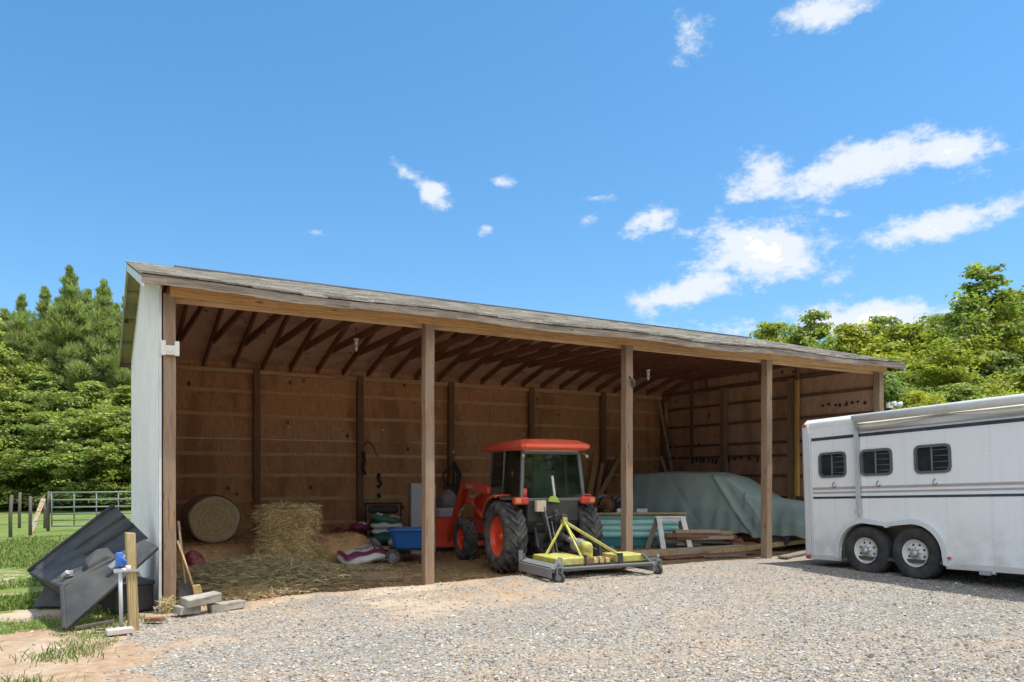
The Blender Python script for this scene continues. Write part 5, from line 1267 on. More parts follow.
# ---- covered car (local +x = nose)
cv = thing('covered_car', 'car hidden under a faded green fabric cover parked in the right bay', 'car', (11.28, 2.55, .08), math.atan2(-.92, .40))
def car_top(x):      # roof line height along the car
    pts = [(-2.32, .86), (-2.24, 1.12), (-2.05, 1.42), (-1.7, 1.56), (-.9, 1.60), (-.1, 1.58), (.35, 1.50), (.95, 1.13), (1.15, 1.03), (1.7, .97), (2.12, .86), (2.28, .66)]
    for (a, b_), (c, d_) in zip(pts, pts[1:]):
        if x <= c: t_ = (x - a)/(c - a); t_ = t_*t_*(3-2*t_)*.35 + t_*.65; return b_ + (d_ - b_)*t_
    return pts[-1][1]
def cover(u, v):
    x = -2.32 + 4.6*u
    zt = car_top(x); zb = .30 + .03*math.sin(u*31) + .02*math.sin(u*57)
    wmax = .90 * (1 - max(0, abs(x) - 1.75)**2*.9)
    s = (v - .5)*2; a = abs(s)
    # cross section: flat top, rounded shoulder, draped side
    tw = .66 if zt > 1.2 else .74
    if a < .42: y = a/.42*tw*wmax/.9; z = zt - .03*(a/.42)**2
    else:
        q = (a - .42)/.58; y = (tw + (1 - tw)*min(1, q*1.5)**.75)*wmax if False else tw*wmax/.9 + (wmax - tw*wmax/.9)*(min(1, q*1.6))**.7
        z = (zt - .03) - (zt - .03 - zb)*q**1.12
        fw_ = abs(math.sin(u*22 + q*1.8 + math.sin(u*7)))**.5; fold = -.028*q*(1 - fw_) + (.003 + .016*q**2)*math.sin(u*84 + 3*math.sin(u*9) + q*1.2) + .010*q*math.sin(u*27 + 2 + q*2.5)
        if x > 1.0: fold += .022*q*math.sin(u*105)
        y += fold
    # big diagonal drape folds off the windscreen pillar
    dd = (x - .05) - (1.60 - z)*.75
    z += 0
    if a > .3: y += .055*math.exp(-(dd/.04)**2) - .025*math.exp(-((dd - .14)/.08)**2) + .018*math.exp(-((dd - .38)/.05)**2) - .012*math.exp(-((dd + 1.0)/.05)**2)
    else: z += .018*math.exp(-(dd/.12)**2)
    return (x, math.copysign(y, s), z)
m = MB(); m.grid(cover, 230, 90)
for uu in (0, 1):
    e_ = [cover(uu, j/90) for j in range(91)]; zb = .32
    m.add(e_ + [(p[0], p[1], zb) for p in e_], [(j, j+1, 92+j, 91+j) for j in range(90)], True)
cov = paint('cover_fabric', (.25, .345, .335), .7, (.42, .47, .42), .5, scale=1.5, bump=.35, fade=(.19, .30, .31))
m.build('fabric_cover', cov, cv, fixn=False)
m = MB(); m.box((0, 0, .42), (4.2, 1.5, .36)); m.build('car_body', black_p, cv, bevel=.1)
for x in (-1.35, 1.4):
    for s in (-1, 1):
        m = MB(); tyre(m, .33, .2, .2, 0, 28); w_ = m.build('wheel', rubber, cv); w_.location = (x, s*.74, .33); w_.rotation_euler = (0, 0, R(90))
        m = MB(); m.lathe([(.205, .07), (.18, .05), (.06, .06), (0, .07), ], 20); m.lathe([(.205, -.07), (.18, -.05), (.06, -.06), (0, -.07)], 20); m.build('rim', dark_metal, w_)

# lamps
def bulb(label, loc, drop):
    t = thing('hanging_lamp', label, 'lamp', loc, group='bare lamps hanging under the roof')
    m = MB(); m.tube([(0, 0, 0), (0, 0, drop)], .008); m.build('cord', dark_metal, t)
    m = MB(); m.tube([(0, 0, -.02), (0, 0, .08)], .032, 14); m.tube([(0, 0, .07), (0, 0, .10)], .045, 14); m.build('socket', off_white, t)
    m = MB(); m.lathe([(0, -.0), (.02, .015), (.032, .05), (.03, .08), (.016, .12)], 14, (0, 0, -.13), Matrix.Rotation(R(-90), 3, 'Y')); m.build('bulb', paint('bulb_glass', (.8, .8, .78), .15), t)
bulb('bare lamp hanging under the rafters in the left bay', (3.29, 3.3, 3.90), .30)
bulb('bare lamp hanging under the rafters right of the third post', (9.2, 2.5, 3.66), .50)
fl = thing('flood_light', 'white twin flood light fixed outside the right front corner of the shed', 'light fixture', (SL + .12, -.10, 3.0), 0)
m = MB(); m.box((0, 0, .0), (.16, .05, .10)); m.build('mount', white_p, fl)
for s in (-1, 1):
    m = MB(); m.lathe([(0, -.06), (.03, -.05), (.055, .045), (.045, .05), (0, .045)], 16, (.06 + s*.10, -.10, .02), Matrix.Rotation(R(-60 + 25*s), 3, 'Z')); m.build('lamp_head', white_p, fl)

# ---- left of the shed: bed liner, stake, standpipe
ln = thing('bed_liner', 'black plastic truck bed liner tipped up against the white end wall', 'bed liner', (0, 0, 0))
liner = paint('liner_plastic', (.035, .038, .042), .68, (.15, .14, .125), .6, scale=2.2, bump=.12, fade=(.055, .06, .068))
A_, B_, C_, D_ = Vector((-1.46, 1.50, .38)), Vector((-.52, 1.28, 1.19)), Vector((-.20, .40, .84)), Vector((-1.06, -.42, .43))
E_, F_, G_ = Vector((-1.03, -.78, .04)), Vector((-.155, -.42, .80)), Vector((-.24, -.02, .84))
def bil(a, b_, c, d_, u, v): return (a*(1-u) + b_*u)*(1-v) + (d_*(1-u) + c*u)*v
nrm = (B_ - A_).cross(D_ - A_).normalized(); nrm = nrm if nrm.z > 0 else -nrm
m = MB(); m.grid(lambda u, v: bil(A_, B_, C_, D_, u, v) + nrm*(.012 if (v*7 % 1) < .5 else 0) * (1 if .05 < u < .95 else 0), 40, 84, False); m.build('floor_panel', liner, ln, solid=.012)
for v in (.0, .33, .62):
    m = MB(); a = bil(A_, B_, C_, D_, .0 if v == 0 else .42, v) + nrm*.03; b_ = bil(A_, B_, C_, D_, 1.0, v) + nrm*.03; m.bar(a, b_, .05, .045, up=nrm); m.build('rib', liner, ln, bevel=.01)
n2 = (F_ - D_).cross(E_ - D_).normalized(); n2 = n2 if n2.y < 0 else -n2
m = MB(); m.grid(lambda u, v: bil(D_, G_, F_, E_, u, v) + n2*(.010*math.sin(u*8)), 24, 6, False); m.build('side_panel', liner, ln, solid=.015)
m = MB(); m.bar(E_, F_, .05, .05, up=n2); m.bar(E_, D_, .045, .05, up=n2); m.bar(D_, G_, .05, .04, up=n2); m.build('rim_flange', liner, ln, bevel=.012)
m = MB(); m.slab([A_ + nrm*.01, B_ + nrm*.01, B_ - nrm*.22 + Vector((0, .06, 0)), A_ - nrm*.22 + Vector((0, .06, 0))], .012); m.slab([A_, D_, D_ - nrm*.26, A_ - nrm*.26], .012); m.build('far_side_panel', liner, ln)
# wheel-arch box straddling the crease
wb = [bil(D_, G_, C_, D_, .18, 0), bil(D_, G_, C_, D_, .62, 0)]
p0 = D_ + (G_ - D_)*.30 + nrm*.01; p1 = D_ + (G_ - D_)*.62 + nrm*.01; q0 = p0 + (A_ - D_).normalized()*.34; q1 = p1 + (B_ - C_).normalized()*.26
tw_ = [v + nrm*.07 for v in (p0 + (p1-p0)*.12, p1 + (p0-p1)*.2, q1 + (q0-q1)*.28 - (A_-D_).normalized()*.06, q0 + (q1-q0)*.25 - (A_-D_).normalized()*.06)]
m = MB(); m.add([p0, p1, q1, q0] + tw_, [(4,5,6,7),(0,1,5,4),(1,2,6,5),(2,3,7,6),(3,0,4,7)]); m.build('wheel_arch', liner, ln, bevel=.02)
m = MB(); c_ = D_ + (F_ - E_)*.58 + (E_ - D_)*.55 + n2*.02; dd_ = (F_ - E_).normalized(); m.bar(c_ - dd_*.11, c_ + dd_*.09, .06, .012, up=n2); m.build('slot', steel_grey, ln)
m = MB(); c_ = D_ + (A_ - D_)*.12 + nrm*.05 + (G_ - D_)*.10; m.tube([c_, c_ + Vector((.05, -.05, .05))], .03); m.box(c_ + Vector((.06, -.02, .03)), (.07, .05, .06)); m.build('bracket', chrome, ln, bevel=.005)
# stuff under the liner
un = thing('tool_box', 'low black box under the tipped bed liner by the white wall', 'box', (-.42, .32, .0), R(15))
m = MB(); m.box((0, 0, .17), (.42, .5, .30)); m.build('box_body', black_p, un, bevel=.02)
m = MB(); m.box((0, 0, .34), (.45, .53, .04)); m.build('lid', dark_metal, un, bevel=.01)
rm_ = MB(); rm_.slab([(-1.40, .95, .04), (-1.08, .75, .05), (-1.00, 1.1, .26), (-1.28, 1.30, .24)], .02); o = rm_.build('rubber_mat', dark_metal, None); tag(o, 'small grey rubber mat propped under the left end of the bed liner', 'mat')
sk_ = thing('wooden_stake', 'short square pale wooden post standing in front of the bed liner', 'post', (-.41, -.96, .0), R(6))
m = MB(); m.prism([(-.045, 0), (.045, 0), (.045, 1.10), (-.045, 1.11)], -.045, .045, 'y'); m.v = [(x - z*.035, y, z - .1) for x, y, z in m.v]; m.build('post_body', stake_wood, sk_, bevel=.005)
m = MB(); m.box((-.03, -.055, .62), (.13, .02, .02)); m.build('wire_tie', chrome, sk_)
hy = thing('water_hydrant', 'grey standpipe with a blue tap strapped to the pale stake', 'standpipe', (-.53, -1.06, .02))
m = MB(); m.tube([(0, 0, 0), (-.012, 0, .60)], .019, 10); m.build('pipe', paint('pipe_grey', (.48, .49, .50), .5, (.3, .28, .25), .4), hy)
m = MB(); m.tube([(-.07, 0, .61), (.08, 0, .62)], .022, 10); m.tube([(.06, 0, .60), (.06, 0, .66)], .026, 10); m.build('coupling', white_p, hy)
blue_v = paint('blue_valve', (.02, .16, .62), .35)
m = MB(); m.box((-.02, -.02, .70), (.07, .06, .09)); m.tube([(-.02, -.02, .66), (-.02, -.02, .80)], .035, 10); m.bar((-.05, -.03, .78), (.05, -.05, .70), .03, .03); m.build('valve', blue_v, hy, bevel=.012)
bk_ = MB(); bk_.box((0, 0, 0), (.24, .11, .055)); o = bk_.build('brick', paint('pale_brick', (.62, .54, .49), .85, (.45, .3, .24), .4, scale=8, bump=.4), None, bevel=.008); o.location = (-.55, -1.20, .05); o.rotation_euler = (0, 0, R(8)); tag(o, 'pale brick lying at the foot of the grey standpipe', 'brick')
plank('short weathered stick lying on the dirt under the bed liner', (-.95, -.75, .04), (-.58, -.60, .05), .05, .03, fence_wood, up=(0, 0, 1), group=None, name='stick', cat='stick')
plank('small broken piece of wood by the foot of the white wall', (-.28, -.62, .04), (-.12, -.72, .05), .09, .04, rafter_wood, up=(0, 0, 1), group=None, name='wood_offcut', cat='wood scrap')

# ---- paddock fence, gate, leaning board
def zgr(x, y): return GZ(x, y)
def fpost(x, y, h, label):
    random.seed(int(x*100) & 255); m = MB(); g = []
    m.tube([(0, 0, -.3), (random.uniform(-.02, .02), 0, h*.5), (random.uniform(-.03, .03), 0, h)], [.048, .045, .04], 10)
    o = m.build('fence_post', fence_wood); o.location = (x, y, zgr(x, y)); tag(o, label, 'fence post', 'dark round paddock fence posts'); return o
fpost(-2.62, 14.2, 1.12, 'dark round fence post nearest the left edge of the photo')
fpost(-2.22, 14.9, 1.08, 'dark round fence post second from the left, nearest the camera side')
fpost(-2.75, 19.0, 1.15, 'thin dark fence post far back at the left edge of the paddock')
fpost(-2.05, 18.6, 1.05, 'dark fence post beyond the leaning white board')
fpost(-1.88, 16.7, 1.2, 'dark fence post that carries the left end of the metal gate')
fpost(.62, 16.35, 1.2, 'dark fence post that carries the right end of the metal gate')
fpost(-3.6, 14.0, 1.1, 'dark fence post outside the left edge of the photo, nearer')
fpost(-5.0, 14.0, 1.1, 'dark fence post outside the left edge of the photo, further')
for (a, b_, lab) in (((-5.0, 14.0), (-2.62, 14.2), 'left'), ((-2.62, 14.2), (-1.88, 16.7), 'right')):
    m = MB()
    for z in (.35, .62, .9): m.tube([(a[0], a[1], zgr(*a) + z), (b_[0], b_[1], zgr(*b_) + z)], .006, 5)
    o = m.build('fence_wire', dark_metal); tag(o, 'three dark fence wires running %s of the leftmost post' % lab, 'wire')
plank('pale board leaning against the dark fence post beside the gate', (-2.28, 15.9, zgr(-2.2, 15.9)), (-1.98, 16.5, zgr(-2, 16.5) + .98), .12, .03, lumber_x, group=None, name='plank')
gt = thing('metal_gate', 'green grey tubular farm gate at the far side of the paddock', 'gate', (-1.78, 16.62, zgr(-.6, 16.6) + .06), math.atan2(-.22, 2.3))
gm_ = paint('gate_paint', (.16, .21, .20), .45, (.4, .4, .38), .4); L_ = 2.35
for s_, (nm, pts) in enumerate([('rail', [(0, 0, z), (L_, 0, z)]) for z in (.10, .28, .46, .66, .88, 1.10)] + [('stile', [(x, 0, .08), (x, 0, 1.12)]) for x in (0, .58, 1.17, 1.76, L_)]):
    m = MB(); m.tube(pts, .024 if nm == 'rail' else .020, 8); m.build(nm, gm_, gt)

# ================================================================== trees
leaf_mat = None
def mat_leaf():
    t = NT('leaves'); at = t.new('ShaderNodeAttribute'); at.attribute_name = 'tint'
    oi = t.new('ShaderNodeObjectInfo')
    c = t.mix(1.0, at.outputs['Color'], oi.outputs['Color'], 'MULTIPLY')
    t.col(c); t.set(Roughness=.55, Specular_IOR_Level=.3)
    tr = t.new('ShaderNodeBsdfTranslucent'); c2 = t.mix(1.0, c, (1.15, 1.25, .55), 'MULTIPLY'); t.link(c2, tr.inputs[0])
    mx = t.new('ShaderNodeMixShader'); mx.inputs[0].default_value = .42
    t.link(t.b.outputs[0], mx.inputs[1]); t.link(tr.outputs[0], mx.inputs[2]); t.link(mx.outputs[0], t.out.inputs['Surface']); return t.m
leaf_mat = mat_leaf()
bark = wood('bark', (.10, .08, .06), (.22, .18, .14), 'z', knots=False)
bark_pale = wood('bark_pale', (.24, .21, .17), (.40, .36, .30), 'z', knots=False)
def crown_mesh(name, H, Rw, seed, kind, low=.12, nclump=420, per=46, leaf=.13):
    """leaves gathered in flattened clumps along limbs; returns mesh + limb list"""
    g = np.random.default_rng(seed)
    # limbs
    limbs = []; cents = []; crad = []
    nl = 34 if kind != 'pine' else 46
    for i in range(nl):
        t = (i + g.random()*.8) / nl; z0 = H*(low + (.93 - low)*t)
        a = i*2.399 + g.normal()*.4
        if kind == 'pine': reach = Rw*(1.03 - t)**.85*g.uniform(.62, 1.22); rise = g.uniform(.30, .75)
        elif kind == 'tall': reach = Rw*(math.sin(math.pi*min(1, .22 + .75*t))**.6)*g.uniform(.45, 1.15); rise = g.uniform(.35, .9)
        else: reach = Rw*(math.sin(math.pi*min(1, .30 + .66*t))**.55)*g.uniform(.70, 1.12); rise = g.uniform(.10, .55)
        p0 = np.array([0, 0, z0*.92]); p2 = np.array([math.cos(a)*reach, math.sin(a)*reach, min(z0*.92 + reach*rise, H*.98)])
        p1 = (p0 + p2)/2 + np.array([g.normal()*.15, g.normal()*.15, -.08*reach])
        limbs.append((p0, p1, p2))
        k = max(3, int(nclump/nl))
        for j in range(k):
            s = g.uniform(.30, 1.06)**.8; q = (1-s)**2*p0 + 2*s*(1-s)*p1 + s*s*p2
            q = q + g.normal(size=3)*np.array([.38, .38, .24])*(.5 + reach*.22)*(1 if kind != 'pine' else .7)
            cents.append(q); crad.append(g.uniform(.28, .62)*(1 if kind != 'pine' else .62))
    for j in range(int(nclump*(.08 if kind != 'pine' else .035))):
        if kind == 'pine':
            zf = g.uniform(.84, 1.02); sp_ = (1.04 - zf)*1.5; cents.append(np.array([g.normal()*sp_, g.normal()*sp_, H*zf])); crad.append(.10 + (1.03 - zf)*1.3)
        else: cents.append(np.array([g.normal()*.3, g.normal()*.3, H*g.uniform(.88, 1.0)])); crad.append(.35)
    C = np.array(cents); Rr = np.array(crad); n = len(C)*per
    ci = np.repeat(np.arange(len(C)), per)
    off = g.normal(size=(n, 3)); off /= np.linalg.norm(off, axis=1)[:, None]; off *= (g.random((n, 1))**.45)*Rr[ci][:, None]; off[:, 2] *= (.55 if kind != 'pine' else .9)
    P_ = C[ci] + off
    if kind == 'pine': off[:, 2] += .10
    nrm = off*1.2 + g.normal(size=(n, 3))*.55*Rr[ci][:, None] + np.array([0, 0, .35]); nrm /= np.linalg.norm(nrm, axis=1)[:, None]
    t1 = np.cross(nrm, g.normal(size=(n, 3))); t1 /= np.linalg.norm(t1, axis=1)[:, None]; t2 = np.cross(nrm, t1)
    if kind == 'pine':
        t1 = off/(np.linalg.norm(off, axis=1)[:, None] + 1e-6) + np.array([0, 0, .5]) + g.normal(size=(n, 3))*.25; t1 /= np.linalg.norm(t1, axis=1)[:, None]; t2 = np.cross(t1, g.normal(size=(n, 3))); t2 /= np.linalg.norm(t2, axis=1)[:, None]
    L_ = (leaf*g.uniform(.6, 1.3, n))[:, None]; Wd = L_*(.62 if kind != 'pine' else .20)
    if kind == 'pine': L_ = L_*1.5
    V = np.stack([P_ - t1*L_*.5, P_ - t2*Wd*.5 + t1*L_*.05, P_ + t1*L_*.5, P_ + t2*Wd*.5 + t1*L_*.05], 1).reshape(-1, 3)
    F = np.arange(n*4).reshape(-1, 4)
    base = {'pine': (.29, .38, .17), 'broad': (.235, .325, .11), 'tall': (.22, .31, .08), 'yellow': (.34, .41, .075)}[kind]
    cv_ = g.uniform(.70, 1.30, len(C))[ci]; lv = g.uniform(.72, 1.28, n); yel = (g.random(len(C))[ci])*.4 + g.random(n)*.3
    col = np.array(base)[None, :]*(cv_*lv)[:, None]; col[:, 0] *= 1 + yel*.35; col[:, 2] *= 1 - yel*.3
    return V, F, np.repeat(col, 4, 0), limbs
def make_tree(kind, H, Rw, seed, label, group, **k):
    nm = {'pine': 'pine_tree', 'broad': 'broadleaf_tree', 'tall': 'tall_tree', 'yellow': 'broadleaf_tree'}[kind]
    root = thing(nm, label, 'tree', (0, 0, 0), group=group)
    V, F, C, limbs = crown_mesh(nm, H, Rw, seed, kind, **k)
    cr = np_mesh('crown', V, F, leaf_mat, root, C)
    m = MB(); m.tube([(0, 0, -.4), (.05, .03, H*.3), (-.06, .05, H*.62), (0, 0, H*.96)], [H*.018, H*.014, H*.009, .02], 9)
    for p0, p1, p2 in limbs:
        m.tube([p0, (p0*.25 + p1*.5 + p2*.25), p0*.0 + p2*.95 + p1*.05], [H*.005, H*.0032, .008], 5, caps=False)
    m.build('trunk', bark_pale if kind == 'tall' else bark, root, fixn=False)
    return root
GL, GRt, GB = 'trees at the edge of the paddock on the left', 'trees behind the trailer on the right', 'trees behind the camera'
protos = {
 'pine':  make_tree('pine', 12, 3.0, 1, '', GL, low=.06, nclump=1000, per=64, leaf=.24),
 'pine2': make_tree('pine', 11, 2.7, 2, '', GL, low=.06, nclump=900, per=64, leaf=.24),
 'broad': make_tree('broad', 8, 3.4, 3, '', GL, low=.03, nclump=640, per=50, leaf=.17),
 'broad2': make_tree('broad', 9, 3.2, 4, '', GL, low=.05, nclump=600, per=50, leaf=.17),
 'yellow': make_tree('yellow', 9, 3.3, 5, '', GRt, low=.08, nclump=600, per=46, leaf=.18),
 'yellow2': make_tree('yellow', 8, 3.0, 6, '', GRt, low=.06, nclump=560, per=46, leaf=.18),
 'tall': make_tree('tall', 12, 2.7, 7, '', GRt, low=.30, nclump=300, per=46, leaf=.20),
}
_used = set()
th_ = R(29.33)
def at_px(px, Z):
    X = (px - 512)/753.1*Z
    return (-.817 + X*math.cos(th_) + Z*math.sin(th_), -9.617 - X*math.sin(th_) + Z*math.cos(th_))
